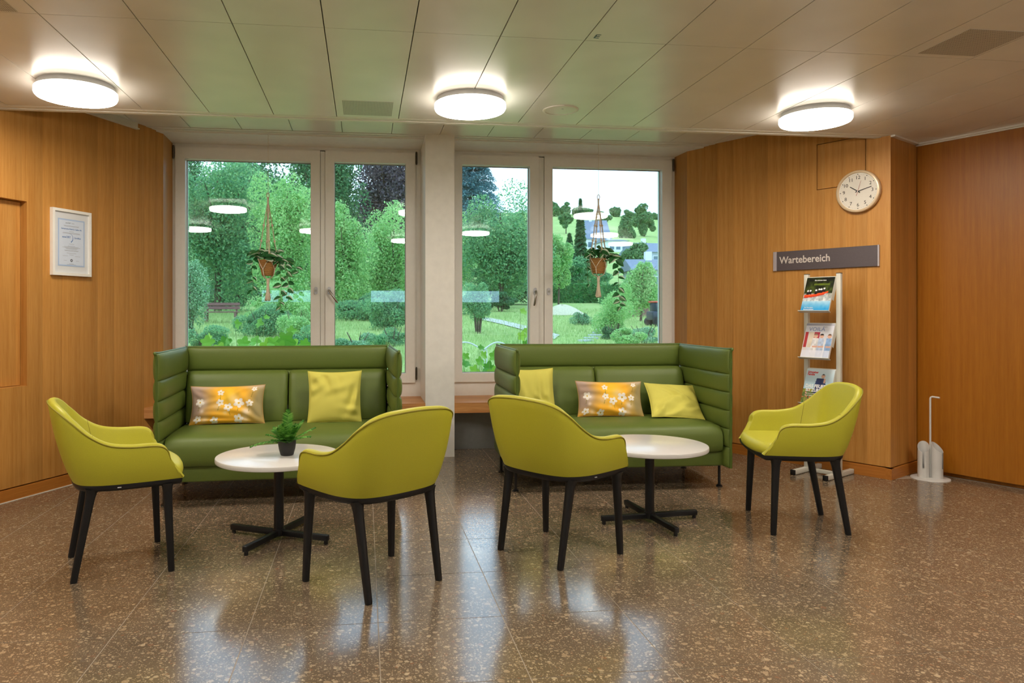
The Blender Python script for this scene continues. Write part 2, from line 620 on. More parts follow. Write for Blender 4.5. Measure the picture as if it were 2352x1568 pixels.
# ------------------------------------------------------------------ plan of the room
L0 = Vector((-2.273, 4.853))
CL = Vector((-1.635, 6.16))
LD = (CL - L0).normalized()
L_LEN = (CL - L0).length
LB = L0 - LD * 2.2
R0 = Vector((3.753, 4.752))
CR = Vector((2.908, 6.236))
RD = (CR - R0).normalized()
R_LEN = (CR - R0).length
R2 = Vector((4.148, 4.980))
RW = Vector((4.43, 4.36))
WD = (RW - R2).normalized()
RB = R2 + WD * 3.0
YB = -4.6
Z_MAIN, Z_REC, Z_SOF = 2.475, 2.680, 2.665
Y_EDGE, Y_REC1 = 4.760, 5.985
Y_PIL, Y_WALL, Y_WIN = 5.965, 6.300, 6.490
SILL_T, SILL_B = 0.448, 0.363
P_X0, P_X1 = 0.502, 0.745

nL = Vector((-LD.y, LD.x))      # outward (left) of the left wall
nR = Vector((RD.y, -RD.x))      # outward of the splayed right wall
nW = Vector((-WD.y, WD.x))      # outward of the big right wall
HP_L = (L0.x, L0.y, nL.x, nL.y)
HP_R = (R0.x, R0.y, nR.x, nR.y)
HP_W = (R2.x, R2.y, nW.x, nW.y)
RET = (R2 - R0).normalized()
HP_RET = (R0.x, R0.y, -RET.y, RET.x)
HP_LS = (LB.x, 0, -1, 0)
HP_RS = (RB.x, 0, 1, 0)

# ------------------------------------------------------------------ floor
floor = MB().box(-3.6, 6.0, YB, 6.9, -0.12, -0.0012).done('floor', 'grout')
struct(floor)
TILE, TX0, TY0 = 0.4895, 0.0525, 0.849
G = 0.0019
base_tile = None
for iy in range(12):
    for ix in range(-7, 11):
        x0, y0 = TX0 + ix * TILE, TY0 + iy * TILE
        rect = [(x0 + G, y0 + G), (x0 + TILE - G, y0 + G), (x0 + TILE - G, y0 + TILE - G), (x0 + G, y0 + TILE - G)]
        if y0 > 6.32:
            continue
        full = rect
        q = clip(rect, [HP_L, HP_LS, (0, 6.32, 0, 1)])
        if not q:
            continue
        cxm = sum(p[0] for p in q) / len(q)
        if y0 + TILE > R0.y + 0.02 and cxm < 3.9:
            q = clip(q, [HP_R]) if y0 > R0.y - 0.3 else q
        q = clip(q, [HP_W, HP_RS])
        if y0 > R0.y - 0.3 and cxm >= 3.75:
            q = clip(q, [(R0.x, R0.y, -RET.y, RET.x)])
        if len(q) < 3:
            continue
        same = len(q) == 4 and all(abs(a[0] - b[0]) < 1e-6 and abs(a[1] - b[1]) < 1e-6 for a, b in zip(q, full))
        if same:
            if base_tile is None:
                t = MB().prism([(p[0] - x0, p[1] - y0) for p in full], -0.02, 0.0).done('floor_tile', 'terrazzo', floor, loc=(x0, y0, 0))
                base_tile = t.data
            else:
                t = bpy.data.objects.new('floor_tile', base_tile)
                link(t, floor)
                t.location = (x0, y0, 0)
        else:
            MB().prism([(p[0] - x0, p[1] - y0) for p in q], -0.02, 0.0).done('floor_tile', 'terrazzo', floor, loc=(x0, y0, 0))
rear = MB().box(-3.3, 5.5, YB, TY0 - G, -0.0012, 0.0).done('floor_area', 'terrazzo', floor)

# ------------------------------------------------------------------ ceiling
ceiling = MB().box(-3.6, 6.0, YB, Y_EDGE + 0.05, 2.52, 2.72).box(-3.6, 6.0, Y_EDGE + 0.05, 6.9, 2.715, 2.8).done('ceiling', 'grey_wall')
struct(ceiling)
PW, PX0 = 0.4005, -0.1785
gp = 0.0024
pan_data = {}
def ceil_panel(x0, x1, y0, y1, z, hps):
    rect = [(x0 + gp, y0 + gp * 0.6), (x1 - gp, y0 + gp * 0.6), (x1 - gp, y1 - gp * 0.6), (x0 + gp, y1 - gp * 0.6)]
    q = clip(rect, hps)
    if len(q) < 3:
        return
    full = len(q) == 4 and all(abs(a[0] - b[0]) < 1e-6 and abs(a[1] - b[1]) < 1e-6 for a, b in zip(q, rect))
    key = (round(y1 - y0, 3), z)
    if full and key in pan_data:
        o = bpy.data.objects.new('ceiling_panel', pan_data[key])
        link(o, ceiling)
        o.location = (x0, y0, z)
        return
    o = MB().prism([(p[0] - x0, p[1] - y0) for p in q], 0.0, 0.03).done('ceiling_panel', 'ceiling', ceiling, loc=(x0, y0, z))
    if full:
        pan_data[key] = o.data
for ix in range(-8, 14):
    xa = PX0 + ix * PW
    for (ya, yb) in ((3.275, Y_EDGE), (1.79, 3.275), (0.305, 1.79), (-1.18, 0.305)):
        ceil_panel(xa, xa + PW, ya, yb, Z_MAIN, [HP_L, HP_LS, HP_W, HP_RS])
    ceil_panel(xa, xa + PW, 4.90, Y_REC1, Z_REC, [HP_L, HP_R])
q = clip([(R0.x - 0.01, Y_EDGE), (5, Y_EDGE), (5, 5.1), (R0.x - 0.01, 5.1)], [HP_W, (R0.x, R0.y, -RET.y, RET.x)])
MB().prism(q, Z_MAIN, Z_MAIN + 0.03).done('ceiling_panel', 'ceiling', ceiling)
MB().box(-3.3, 5.5, YB, -1.18, Z_MAIN, Z_MAIN + 0.03).done('ceiling_area', 'ceiling', ceiling)
# edge trims
tb = MB()
xl = clip([(-3.3, Y_EDGE), (6, Y_EDGE), (6, Y_EDGE + 0.085), (-3.3, Y_EDGE + 0.085)], [HP_L, HP_R])
def trim_run(y0, y1, z0, z1, hps):
    return clip([(-3.3, y0), (6, y0), (6, y1), (-3.3, y1)], hps)
for (a, b_, dz) in ((-0.014, 0.038, -0.0012), (0.038, 0.046, 0.006), (0.046, 0.085, -0.004)):
    tb.prism(trim_run(Y_EDGE + a, Y_EDGE + b_, 0, 0, [HP_L, HP_R]), Z_MAIN + dz, 2.72)
struct(tb.done('trim_1', 'white_trim'))
tb = MB()
for (a, b_, dz) in ((0.0, 0.045, -0.004), (0.055, 0.10, -0.006)):
    q = trim_run(Y_REC1 + a, Y_REC1 + b_, 0, 0, [HP_L, HP_R])
    xs = [p[0] for p in q]
    tb.box(min(xs), P_X0, Y_REC1 + a, Y_REC1 + b_, Z_REC + dz, 2.73)
    tb.box(P_X1, max(xs), Y_REC1 + a, Y_REC1 + b_, Z_REC + dz, 2.73)
struct(tb.done('trim_2', 'white_trim'))
# wall angle on the left in the recess
tb = MB()
pa, pb = L0 + LD * 0.62, L0 + LD * 1.16
for (zz0, zz1, off) in ((2.635, 2.69, 0.012), (2.628, 2.636, 0.03)):
    tb.prism([tuple(pa), tuple(pa - nL * off), tuple(pb - nL * off), tuple(pb)], zz0, zz1)
struct(tb.done('trim_3', 'white_trim'))
# trims along the return and big wall
tb = MB()
tb.prism([tuple(R0), tuple(R0 - Vector((-RET.y, RET.x)) * 0.03), tuple(R2 - Vector((-RET.y, RET.x)) * 0.03), tuple(R2)], Z_MAIN - 0.012, Z_MAIN + 0.01)
tb.prism([tuple(R2), tuple(R2 - nW * 0.035), tuple(RB - nW * 0.035), tuple(RB)], Z_MAIN - 0.012, Z_MAIN + 0.01)
tb.prism([tuple(R2), tuple(R2 - nW * 0.016), tuple(RB - nW * 0.016), tuple(RB)], Z_MAIN - 0.02, Z_MAIN + 0.01)
struct(tb.done('trim_4', 'white_trim'))
# soffit over the windows
struct(MB().box(-1.9, 3.1, Y_REC1 + 0.10, 6.9, Z_SOF, 2.80).done('ceiling_soffit', 'plaster'))

# ------------------------------------------------------------------ walls
def wall_frame(p, d):
    return (p.x, p.y, 0.0), (0, 0, math.atan2(d.y, d.x))

loc, rot = wall_frame(L0, LD)
wl = MB()     # local x along the wall, +y outward
wl.box(-2.2, -0.62, 0, 0.1, 0.084, 2.75).box(0.191, L_LEN, 0, 0.1, 0.084, 2.75).box(-0.62, 0.191, 0, 0.1, 0.084, 0.723).box(-2.2, L_LEN, 0.03, 0.1, 0, 0.084).box(-0.62, 0.191, 0, 0.1, 1.927, 2.75)
wl.box(-0.7, 0.27, 0.09, 0.14, 0.6, 2.05)
wall_left = wl.done('wall_left', 'oak', loc=loc, rot=rot)
struct(wall_left)
MB().box(-0.617, 0.188, 0.055, 0.075, 0.726, 1.924).done('niche_panel', 'oak', wall_left)
struct(MB().box(-2.2, L_LEN + 0.0, -0.012, 0.03, 0.004, 0.076).done('baseboard_left', 'oak_base', loc=loc, rot=rot))
struct(MB().box(-2.2, L_LEN, -0.017, 0.0, 0.0, 0.004).done('trim_6', 'white_trim', loc=loc, rot=rot))
# reveal beside window 1, splays
struct(MB().prism([tuple(CL), (-1.648, 6.56), (-1.80, 6.56), (-1.80, 6.2)], 0, 2.75).done('wall_reveal_left', 'oak'))

loc, rot = wall_frame(CR, -RD)     # local x from window end toward the corner, +y outward? checked below
wr = MB()
AX0, AX1, AZ0, AZ1 = R_LEN - 0.526, R_LEN - 0.172, 2.158, 2.503
wr.box(0, AX0 - 0.005, 0, 0.1, 0.087, 2.75).box(AX1 + 0.005, R_LEN, 0, 0.1, 0.087, 2.75).box(0, R_LEN - 0.03, 0.03, 0.1, 0, 0.087)
wr.box(AX0 - 0.005, AX1 + 0.005, 0, 0.1, 0.087, AZ0 - 0.005).box(AX0 - 0.005, AX1 + 0.005, 0, 0.1, AZ1 + 0.005, 2.75)
wall_right = wr.done('wall_right', 'oak', loc=loc, rot=rot)
struct(wall_right)
MB().box(AX0, AX1, 0.0, 0.05, AZ0, AZ1).done('access_panel', 'oak', wall_right)
struct(MB().box(AX0 - 0.01, AX1 + 0.01, 0.05, 0.06, AZ0 - 0.01, AZ1 + 0.01).done('trim_7', 'oak', loc=loc, rot=rot))
struct(MB().box(0, R_LEN + 0.012, -0.012, 0.03, 0.0, 0.080).done('baseboard_right', 'oak_base', loc=loc, rot=rot))
struct(MB().prism([tuple(CR), (3.10, 6.2), (3.10, 6.56), (2.902, 6.56)], 0, 2.75).done('wall_reveal_right', 'oak'))
RLOC, RROT = loc, rot

ret_len = (R2 - R0).length
loc, rot = wall_frame(R0, RET)
struct(MB().box(0, ret_len, 0, 0.1, 0.087, 2.75).box(0.03, ret_len, 0.03, 0.1, 0, 0.087).done('wall_return', 'oak', loc=loc, rot=rot))
struct(MB().box(-0.012, ret_len, -0.012, 0.03, 0.0, 0.080).done('baseboard_return', 'oak_base', loc=loc, rot=rot))

loc, rot = wall_frame(R2, WD)
struct(MB().box(0.005, 3.0, 0, 0.1, 0.03, 2.75).done('wall_far_right', 'oak_dark', loc=loc, rot=rot))
struct(MB().box(-0.1, 3.0, 0.04, 0.1, 0.0, 0.03).box(-0.1, 0.06, 0.03, 0.2, 0, 2.75).done('trim_10', 'oak_dark', loc=loc, rot=rot))
WLOC, WROT = loc, rot
def glazed(name, wname, p, d, length, openings, z0=0.85, z1=2.32):
    """plain rear walls of the room with wide windows; local x along the wall, +y outward"""
    loc, rot = wall_frame(p, d)
    m = MB()
    x = 0.0
    for (a, b) in openings:
        m.box(x, a, 0, 0.1, 0, 2.75).box(a, b, 0, 0.1, 0, z0).box(a, b, 0, 0.1, z1, 2.75)
        x = b
    m.box(x, length, 0, 0.1, 0, 2.75)
    struct(m.done(name, 'plaster', loc=loc, rot=rot))
    for k, (a, b) in enumerate(openings):
        f = MB()
        ring(f, a, b, z0, z1, 0.06, 0.06, 0.06, 0.06, 0.02, 0.08)
        n = max(1, round((b - a) / 1.3))
        for i in range(1, n):
            xm = a + (b - a) * i / n
            f.box(xm - 0.03, xm + 0.03, 0.02, 0.08, z0 + 0.06, z1 - 0.06)
        fo = f.done(wname[k], 'frame_white', loc=loc, rot=rot)
        struct(fo)
        for i in range(n):
            xa, xb = a + (b - a) * i / n + 0.03, a + (b - a) * (i + 1) / n - 0.03
            MB().box(xa, xb, 0.048, 0.052, z0 + 0.05, z1 - 0.05).done('pane', 'glass', fo)
def ring(mb, x0, x1, z0, z1, wl_, wr_, wb, wt, y0, y1):
    mb.box(x0, x0 + wl_, y0, y1, z0, z1).box(x1 - wr_, x1, y0, y1, z0, z1)
    mb.box(x0 + wl_, x1 - wr_, y0, y1, z0, z0 + wb).box(x0 + wl_, x1 - wr_, y0, y1, z1 - wt, z1)
glazed('wall_side_left', [], Vector((LB.x, YB)), Vector((0, 1)), LB.y - YB, [])
glazed('wall_side_right', [], Vector((RB.x, RB.y)), Vector((0, -1)), RB.y - YB, [])
glazed('wall_back', ['window_3_offscreen', 'window_4_offscreen', 'window_5_offscreen'], Vector((RB.x + 0.1, YB)), Vector((-1, 0)), RB.x - LB.x + 0.2,
       [(RB.x + 0.1 - 3.40, RB.x + 0.1 - 2.30), (RB.x + 0.1 - 1.35, RB.x + 0.1 - 0.10), (RB.x + 0.1 + 1.20, RB.x + 0.1 + 2.50)], 1.40, 1.80)
# window wall: pillar, apron, wall below
struct(MB().box(P_X0, P_X1, Y_PIL, 6.75, 0, 2.72).done('wall_pillar', 'plaster'))
struct(MB().box(-2.0, P_X0, Y_WALL, 6.75, 0, SILL_B + 0.02).box(P_X1, 3.2, Y_WALL, 6.75, 0, SILL_B + 0.02).done('wall_under_sill', 'grey_wall'))
struct(MB().box(-2.0, -1.655, 6.55, 6.75, 0, 2.8).box(2.905, 3.3, 6.55, 6.75, 0, 2.8).done('wall_window', 'plaster'))
for nm, xa, xb in (('trim_11', None, P_X0), ('trim_12', P_X1, None)):
    q = clip([(-3 if xa is None else xa, Y_PIL), (4 if xb is None else xb, Y_PIL), (4 if xb is None else xb, Y_WIN + 0.02), (-3 if xa is None else xa, Y_WIN + 0.02)],
             [(L0.x, L0.y, nL.x, nL.y), HP_R, (-1.64, 0, -1, 0) if False else (0, 9, 0, 1)])
    o = MB().prism(q, SILL_B, SILL_T).done(nm, 'oak_sill')
    struct(o, 'thick oak window sill board')

# ------------------------------------------------------------------ windows
def hinge(parent, x, z, y=6.462, h=0.1):
    m = MB().tube([(x, y, z - h / 2), (x, y, z + h / 2)], 0.009, 10)
    m.tube([(x, y, z - h / 2 - 0.008), (x, y, z - h / 2)], 0.0065, 10).tube([(x, y, z + h / 2), (x, y, z + h / 2 + 0.008)], 0.0065, 10)
    return m.done('hinge', 'dark_metal', parent, smooth=40)

def oval(mb, x, z, w_, h_, y0, y1, seg=24):
    pts = []
    for k in range(seg):
        a = 2 * PI * k / seg
        s = (h_ - w_) / 2 * (1 if math.sin(a) >= 0 else -1)
        pts.append((x + w_ / 2 * math.cos(a), z + s + w_ / 2 * math.sin(a)))
    n = len(pts)
    mb.add([(p[0], y0, p[1]) for p in pts] + [(p[0], y1, p[1]) for p in pts],
           [tuple(range(n)), tuple(range(n, 2 * n))[::-1]] + [(i, n + i, n + (i + 1) % n, (i + 1) % n) for i in range(n)])
    return mb

def window(name, fx0, fx1, sashes, mull):
    z0, z1 = 0.448, 2.668
    fr = MB()
    ring(fr, fx0, fx1, z0, z1, 0.062, 0.062, 0.135, 0.045, Y_WIN, 6.60)
    fr.box(mull[0] - 0.02, mull[1] + 0.02, Y_WIN + 0.0, 6.60, z0 + 0.118, z1 - 0.03)
    root = fr.done(name, 'frame_white')
    struct(root)
    mb = MB().rbox(mull[0] + 0.002, mull[1] - 0.002, Y_WIN - 0.008, Y_WIN + 0.01, 0.57, 2.63, 0.004, 2)
    mb.done('meeting_rail', 'frame_white', root, smooth=40)
    for (sx0, sx1, gx0, gx1, gz1, kind, hinge_x) in sashes:
        sm = MB()
        ring(sm, sx0, sx1, 0.572, 2.632, gx0 - sx0, sx1 - gx1, 0.654 - 0.572, 2.632 - gz1, Y_WIN - 0.022, 6.575)
        sash = sm.done('sash', 'frame_white', root)
        MB().box(gx0 - 0.01, gx1 + 0.01, 6.535, 6.541, 0.645, gz1 + 0.01).done('pane', 'glass', sash)
        bead = MB()
        ring(bead, gx0 - 0.012, gx1 + 0.012, 0.642, gz1 + 0.012, 0.014, 0.014, 0.014, 0.014, 6.515, 6.53)
        bead.done('glazing_bead', 'frame_white', sash)
        sl = MB()
        ring(sl, gx0 - 0.004, gx1 + 0.004, 0.650, gz1 + 0.004, 0.010, 0.010, 0.010, 0.012, 6.531, 6.536)
        sl.done('spacer', 'spacer', sash)
        for hz in (2.585, 0.655):
            h = hinge(sash, hinge_x, hz)
        if kind[0] == 'lock':
            lk = oval(MB(), kind[1], 1.395, 0.030, 0.066, Y_WIN - 0.034, Y_WIN - 0.020)
            lo = lk.done('lock_plate', 'lock_grey', sash, smooth=40)
            MB().tube([(kind[1], Y_WIN - 0.034, 1.395), (kind[1], Y_WIN - 0.040, 1.395)], 0.0105, 16).done('lock_cylinder', 'chrome', sash, smooth=40)
        else:
            x = kind[1]
            oval(MB(), x, 1.395, 0.030, 0.068, Y_WIN - 0.034, Y_WIN - 0.020).done('handle_plate', 'lock_grey', sash, smooth=40)
            a = R(kind[2])
            d = Vector((math.sin(a), 0, -math.cos(a)))
            y1 = Y_WIN - 0.078
            p0 = Vector((x, Y_WIN - 0.03, 1.397))
            p1 = Vector((x, y1 + 0.012, 1.397))
            pts = [p0, p1, Vector((x, y1, 1.397)) + d * 0.012, Vector((x, y1, 1.397)) + d * 0.06, Vector((x, y1 + 0.002, 1.397)) + d * 0.115, Vector((x, y1 + 0.012, 1.397)) + d * 0.132]
            MB().tube(pts, [0.009, 0.009, 0.0095, 0.0095, 0.009, 0.007], 12).done('window_handle', 'chrome', sash, smooth=60)
    return root

window('window_1', -1.655, 0.502, [(-1.618, -0.389, -1.535, -0.470, 2.531, ('lock', -0.424), -1.632), (-0.343, 0.452, -0.265, 0.369, 2.536, ('handle', -0.309, 34), 0.463)], (-0.389, -0.343))
window('window_2', 0.745, 2.905, [(0.800, 1.589, 0.879, 1.505, 2.541, ('handle', 1.552, -8), 0.790), (1.642, 2.868, 1.719, 2.773, 2.543, ('lock', 1.680), 2.882)], (1.589, 1.642))

# ------------------------------------------------------------------ ceiling fixtures
def make_lamp():
    t = thing('ceiling_lamp', 'x', 'lamp')
    MB().lathe([(0.196, 0.0), (0.200, -0.012), (0.206, -0.026), (0.2085, -0.033), (0.10, -0.0335)], 56).done('mounting_ring', 'lamp_base', t, smooth=40)
    MB().lathe([(0.2085, -0.068), (0.204, -0.0735), (0.195, -0.0755), (0.10, -0.0768), (0.0005, -0.077)], 64).done('diffuser', 'lamp_glow', t, smooth=60)
    MB().lathe([(0.150, -0.0335), (0.2083, -0.0338), (0.2115, -0.036), (0.2125, -0.060), (0.2085, -0.068)], 64, close=False).done('diffuser_edge', 'lamp_edge', t, smooth=60)
    return t
lamp = make_lamp()
lamp_pos = [(-1.60, 4.27, 'round glowing ceiling lamp near the wood wall with the framed certificate'),
            (0.625, 4.25, 'round glowing ceiling lamp between the square vent and the flush ceiling speaker'),
            (2.835, 4.25, 'round glowing ceiling lamp near the wood wall with the clock')]
# six more hang over the camera: their mirror images stand in the window panes of the photograph
for xx, yy in ((-2.45, 2.1), (-0.75, 2.1), (1.70, 2.1), (3.75, 2.1), (0.66, 0.80), (4.52, 0.72)):
    lamp_pos.append((xx, yy, 'round glowing ceiling lamp reflected in the window glass'))
for i, (x, y, lab) in enumerate(lamp_pos):
    o = lamp if i == 0 else copy_tree(lamp)
    o.location = (x, y, Z_MAIN)
    if i > 2:
        o.name = 'ceiling_lamp_offscreen'
    o['label'] = lab
    o['group'] = 'round ceiling lamps'

def vent(x0, y0, s, lab):
    t = thing('ceiling_vent', lab, 'vent', (x0 + s / 2, y0 + s / 2, Z_MAIN), group='perforated ceiling vents')
    h = s / 2
    MB().box(-h, h, -h, h, -0.0015, 0.002).done('perforated_plate', 'perforated', t)
    MB().lathe([(0.001, -0.0022), (0.075, -0.0022), (0.082, -0.0016)], 40).done('valve_disc', 'perforated', t)
    return t
vent(-0.133, 4.382, 0.308, 'square perforated ceiling vent between the seams in front of the left window')
vent(2.700, 2.925, 0.308, 'square perforated ceiling vent near the amber wood wall')
vent(-1.770, 2.950, 0.312, 'square perforated ceiling vent cut off near the lamp by the certificate wall')

t = thing('ceiling_speaker', 'round flush white ceiling speaker beside the middle lamp', 'speaker', (1.225, 4.42, Z_MAIN))
MB().lathe([(0.112, 0.001), (0.112, -0.004), (0.106, -0.007), (0.096, -0.006), (0.096, 0.0)], 48).done('rim', 'white_trim', t, smooth=40)
MB().lathe([(0.0005, -0.0065), (0.06, -0.006), (0.0962, -0.003)], 48).done('grille', 'ceiling', t, smooth=60)
MB().box(-0.006, 0.006, -0.05, -0.044, -0.0072, -0.006).done('badge', 'ink_grey', t)
MAT['ink_teal'] = plain('teal_ink', srgb(60, 100, 112), 0.5)
o = text_mesh('ceiling_letter', 'E', 0.062, 'ink_teal', None, (1.050, 3.222, Z_MAIN - 0.0008), (PI, 0, 0), extrude=0.0004)
tag(o, 'small dark letter E stuck on the ceiling panel', 'letter')

# ------------------------------------------------------------------ armchairs
UB = [(.255, .250), (.258, .222), (.262, .170), (.265, .060), (.262, -.030), (.250, -.092), (.226, -.142), (.190, -.176), (.130, -.197), (.060, -.205), (0, -.207)]
UT = [(.281, .192), (.287, .177), (.294, .132), (.300, .020), (.298, -.070), (.288, -.145), (.266, -.205), (.230, -.252), (.165, -.284), (.080, -.298), (0, -.302)]
UH = [.532, .579, .602, .606, .622, .665, .720, .762, .787, .796, .799]
def mirror(a):
    a = np.asarray(a, float)
    b = a[:-1][::-1].copy()
    b[:, 0] *= -1
    return np.vstack([a, b])
ctrl = np.hstack([mirror(UB), mirror(UT), np.array(UH + UH[:-1][::-1])[:, None]])
US = crom(ctrl, 5)
NS = len(US)
def u_normals(xy):
    t_ = np.gradient(xy, axis=0)
    t_ /= np.linalg.norm(t_, axis=1)[:, None] + 1e-9
    n_ = np.stack([t_[:, 1], -t_[:, 0]], 1)      # candidate
    if (n_[NS // 2] @ np.array([0, 1.0])) < 0:
        n_ = -n_
    return n_
NT_, NBt = u_normals(US[:, 2:4]), u_normals(US[:, 0:2])

def chair_sections():
    secs = []
    zb = 0.430
    for i in range(NS):
        bx, by, tx, ty, h = US[i]
        ring_ = []
        for k in range(9):
            tt = k / 8
            e = tt ** 0.82
            bul = math.sin(PI * tt) * 0.007
            x = bx + (tx - bx) * e - NT_[i][0] * bul
            y = by + (ty - by) * e - NT_[i][1] * bul
            ring_.append((x, y, zb + (h - 0.010 - zb) * tt))
        th = 0.036
        n_ = NT_[i]
        for k in range(1, 6):
            a = PI * k / 6
            off = th / 2 * (1 - math.cos(a))
            ring_.append((tx + n_[0] * off, ty + n_[1] * off, h - 0.010 + 0.014 * math.sin(a)))
        for k in range(7):
            tt = 1 - k / 6
            e = tt ** 0.82
            x = bx + (tx - bx) * e + (n_[0] * tt + NBt[i][0] * (1 - tt)) * th
            y = by + (ty - by) * e + (n_[1] * tt + NBt[i][1] * (1 - tt)) * th
            ring_.append((x, y, zb + 0.012 + (h - 0.010 - zb - 0.012) * tt))
        secs.append(ring_)
    return secs

def make_chair():
    t = thing('shell_armchair', 'x', 'armchair')
    secs = chair_sections()
    def end(sec, s):
        c = np.mean(np.array(sec), axis=0)
        a = np.array(sec)
        mid = np.array([(np.array(sec[k]) + np.array(sec[len(sec) - 1 - k])) / 2 for k in range(len(sec))])
        out = []
        for sc_, adv in ((0.45, 0.008), (0.90, 0.011)):
            q = a + (mid - a) * sc_
            wgt = np.minimum(1.0, np.linalg.norm(mid - a, axis=1) / 0.016)
            q[:, 1] += adv * wgt
            out.append([tuple(p) for p in q])
        return out
    e0, e1 = end(secs[0], 0), end(secs[-1], 1)
    rings = [e0[1], e0[0]] + secs + [e1[0], e1[1]]
    MB().loft(rings).done('shell', 'lime', t, smooth=70)
    # seam piping along the outer upper edge
    pp = [(US[i][2] - NT_[i][0] * 0.001, US[i][3] - NT_[i][1] * 0.001, US[i][4] - 0.008) for i in range(NS)]
    low = [(US[0][0] + (US[0][2] - US[0][0]) * s ** 0.82 + 0.001, US[0][1] + (US[0][3] - US[0][1]) * s ** 0.82 + 0.001, 0.432 + (US[0][4] - 0.44) * s) for s in (0.02, 0.3, 0.6, 0.85)]
    low2 = [(-p[0], p[1], p[2]) for p in low][::-1]
    MB().tube(low + pp + low2, 0.0032, 6).done('piping', 'lime_seam', t, smooth=60)
    # inner seams where back meets arms
    for sgn in (1, -1):
        i = min(range(NS), key=lambda k: abs(US[k][2] * sgn - 0.290) + abs(US[k][3] + 0.135))
        sec = secs[i]
        pts = [Vector(p) for p in sec[10:19]]
        MB().tube(pts, 0.0014, 5).done('inner_seam', 'lime_seam', t, smooth=60)
    # seat cushion
    out = [(x * 0.93, y * 0.86 + (0.012 if y > 0 else 0.0)) for x, y, *_ in US]
    out = [(p[0], p[1]) for p in out]
    front = []
    xa = out[-1][0]
    for k in range(1, 14):
        s = k / 14
        x = xa + (out[0][0] - xa) * s
        front.append((x, 0.222 + 0.056 * (1 - (2 * s - 1) ** 2) ** 0.5))
    loop = out + front
    rings = []
    for sc_, z in ((0.97, 0.428), (1.0, 0.436), (1.012, 0.450), (1.004, 0.466), (0.975, 0.480), (0.92, 0.489), (0.80, 0.494), (0.5, 0.494), (0.12, 0.493)):
        rings.append([(x * sc_, 0.03 + (y - 0.03) * sc_, z) for x, y in loop])
    MB().loft(rings).done('seat', 'lime', t, smooth=80)
    # black underframe
    bl = [(x, y) for x, y, *_ in US]
    fr = []
    for k in range(1, 12):
        s = k / 12
        fr.append((bl[-1][0] + (bl[0][0] - bl[-1][0]) * s, 0.250 + 0.016 * math.sin(PI * s)))
    loop = bl + fr
    rings = []
    for sc_, z in ((0.90, 0.4), (0.955, 0.402), (0.985, 0.412), (0.995, 0.424), (0.99, 0.431)):
        rings.append([(x * sc_, 0.02 + (y - 0.02) * sc_, z) for x, y in loop])
    MB().loft(rings).done('underframe', 'black_plastic', t, smooth=50)
    for sx in (1, -1):
        for (fx, fy, tx, ty) in ((.195, -.201, .200, -.128), (.244, .201, .232, .184)):
            f, p = Vector((sx * fx, fy, 0)), Vector((sx * tx, ty, 0.41))
            pts, rr = [], []
            for s, r_ in ((0, .0135), (.02, .0145), (.5, .0172), (.8, .0192), (.90, .0205), (.96, .0235), (1.0, .030)):
                pts.append(f + (p - f) * s)
                rr.append(r_)
            MB().tube(pts, rr, 16, sq=3.2).done('leg', 'black_plastic', t, smooth=50)
    MB().box(-0.222, -0.2215, 0, 0, 0, 0)
    b = Vector((0.2645, -0.02, 0.417))
    MB().rbox(b.x - 0.006, b.x + 0.001, b.y - 0.008, b.y + 0.008, b.z - 0.002, b.z + 0.002, 0.001, 1).done('maker_tag', 'lock_grey', t)
    return t
chair = make_chair()
for i, (x, y, th, lab) in enumerate([
        (-1.170, 3.644, 22.26, 'lime green shell armchair with black legs, closest to the wall with the framed certificate'),
        (0.055, 3.267, 126.5, 'lime green shell armchair with black legs, its arm overlapping the table with the fern'),
        (0.961, 3.550, 34.55, 'lime green shell armchair with black legs, its back against the sofa with three cushions'),
        (2.449, 3.840, 165.75, 'lime green shell armchair with black legs, in front of the magazine rack')]):
    o = chair if i == 0 else copy_tree(chair)
    o.location = (x, y, 0)
    o.rotation_euler = (0, 0, R(th - 90))
    o['label'] = lab
    o['group'] = 'lime green shell armchairs'

# ------------------------------------------------------------------ sofas
SW, SD, SH = 1.52, 0.847, 0.951
CH = [0.951, 0.786, 0.662, 0.538, 0.414, 0.290, 0.150]     # channel seams of the quilted panels
def channel_half(z, tmax=0.034, tmin=0.012):
    for a, b in zip(CH[:-1], CH[1:]):
        if b <= z <= a:
            s = (z - b) / (a - b)
            return tmin + (tmax - tmin) * max(0.0, 1 - abs(2 * s - 1) ** 3.0) ** 0.5
    return tmin
def quilt(length, zs_extra=9):
    """panel along local y (0..length), thickness along x"""
    zs = []
    for a, b in zip(CH[:-1], CH[1:]):
        for k in range(zs_extra):
            zs.append(a + (b - a) * (0.5 - 0.5 * math.cos(PI * k / zs_extra)))
    zs.append(CH[-1])
    ys = [0, 0.006, 0.02, 0.05, 0.10] + [0.10 + (length - 0.2) * k / 10 for k in range(1, 10)] + [length - 0.10, length - 0.05, length - 0.02, length - 0.006, length]
    rings = []
    for y in ys:
        e = min(y, length - y)
        f = min(1.0, 0.25 + 0.75 * min(1.0, e / 0.07) ** 0.5)
        row = []
        for z in zs:
            row.append((channel_half(z) * f, y, z))
        for z in zs[::-1]:
            row.append((-channel_half(z) * f, y, z))
        rings.append(row)
    return rings

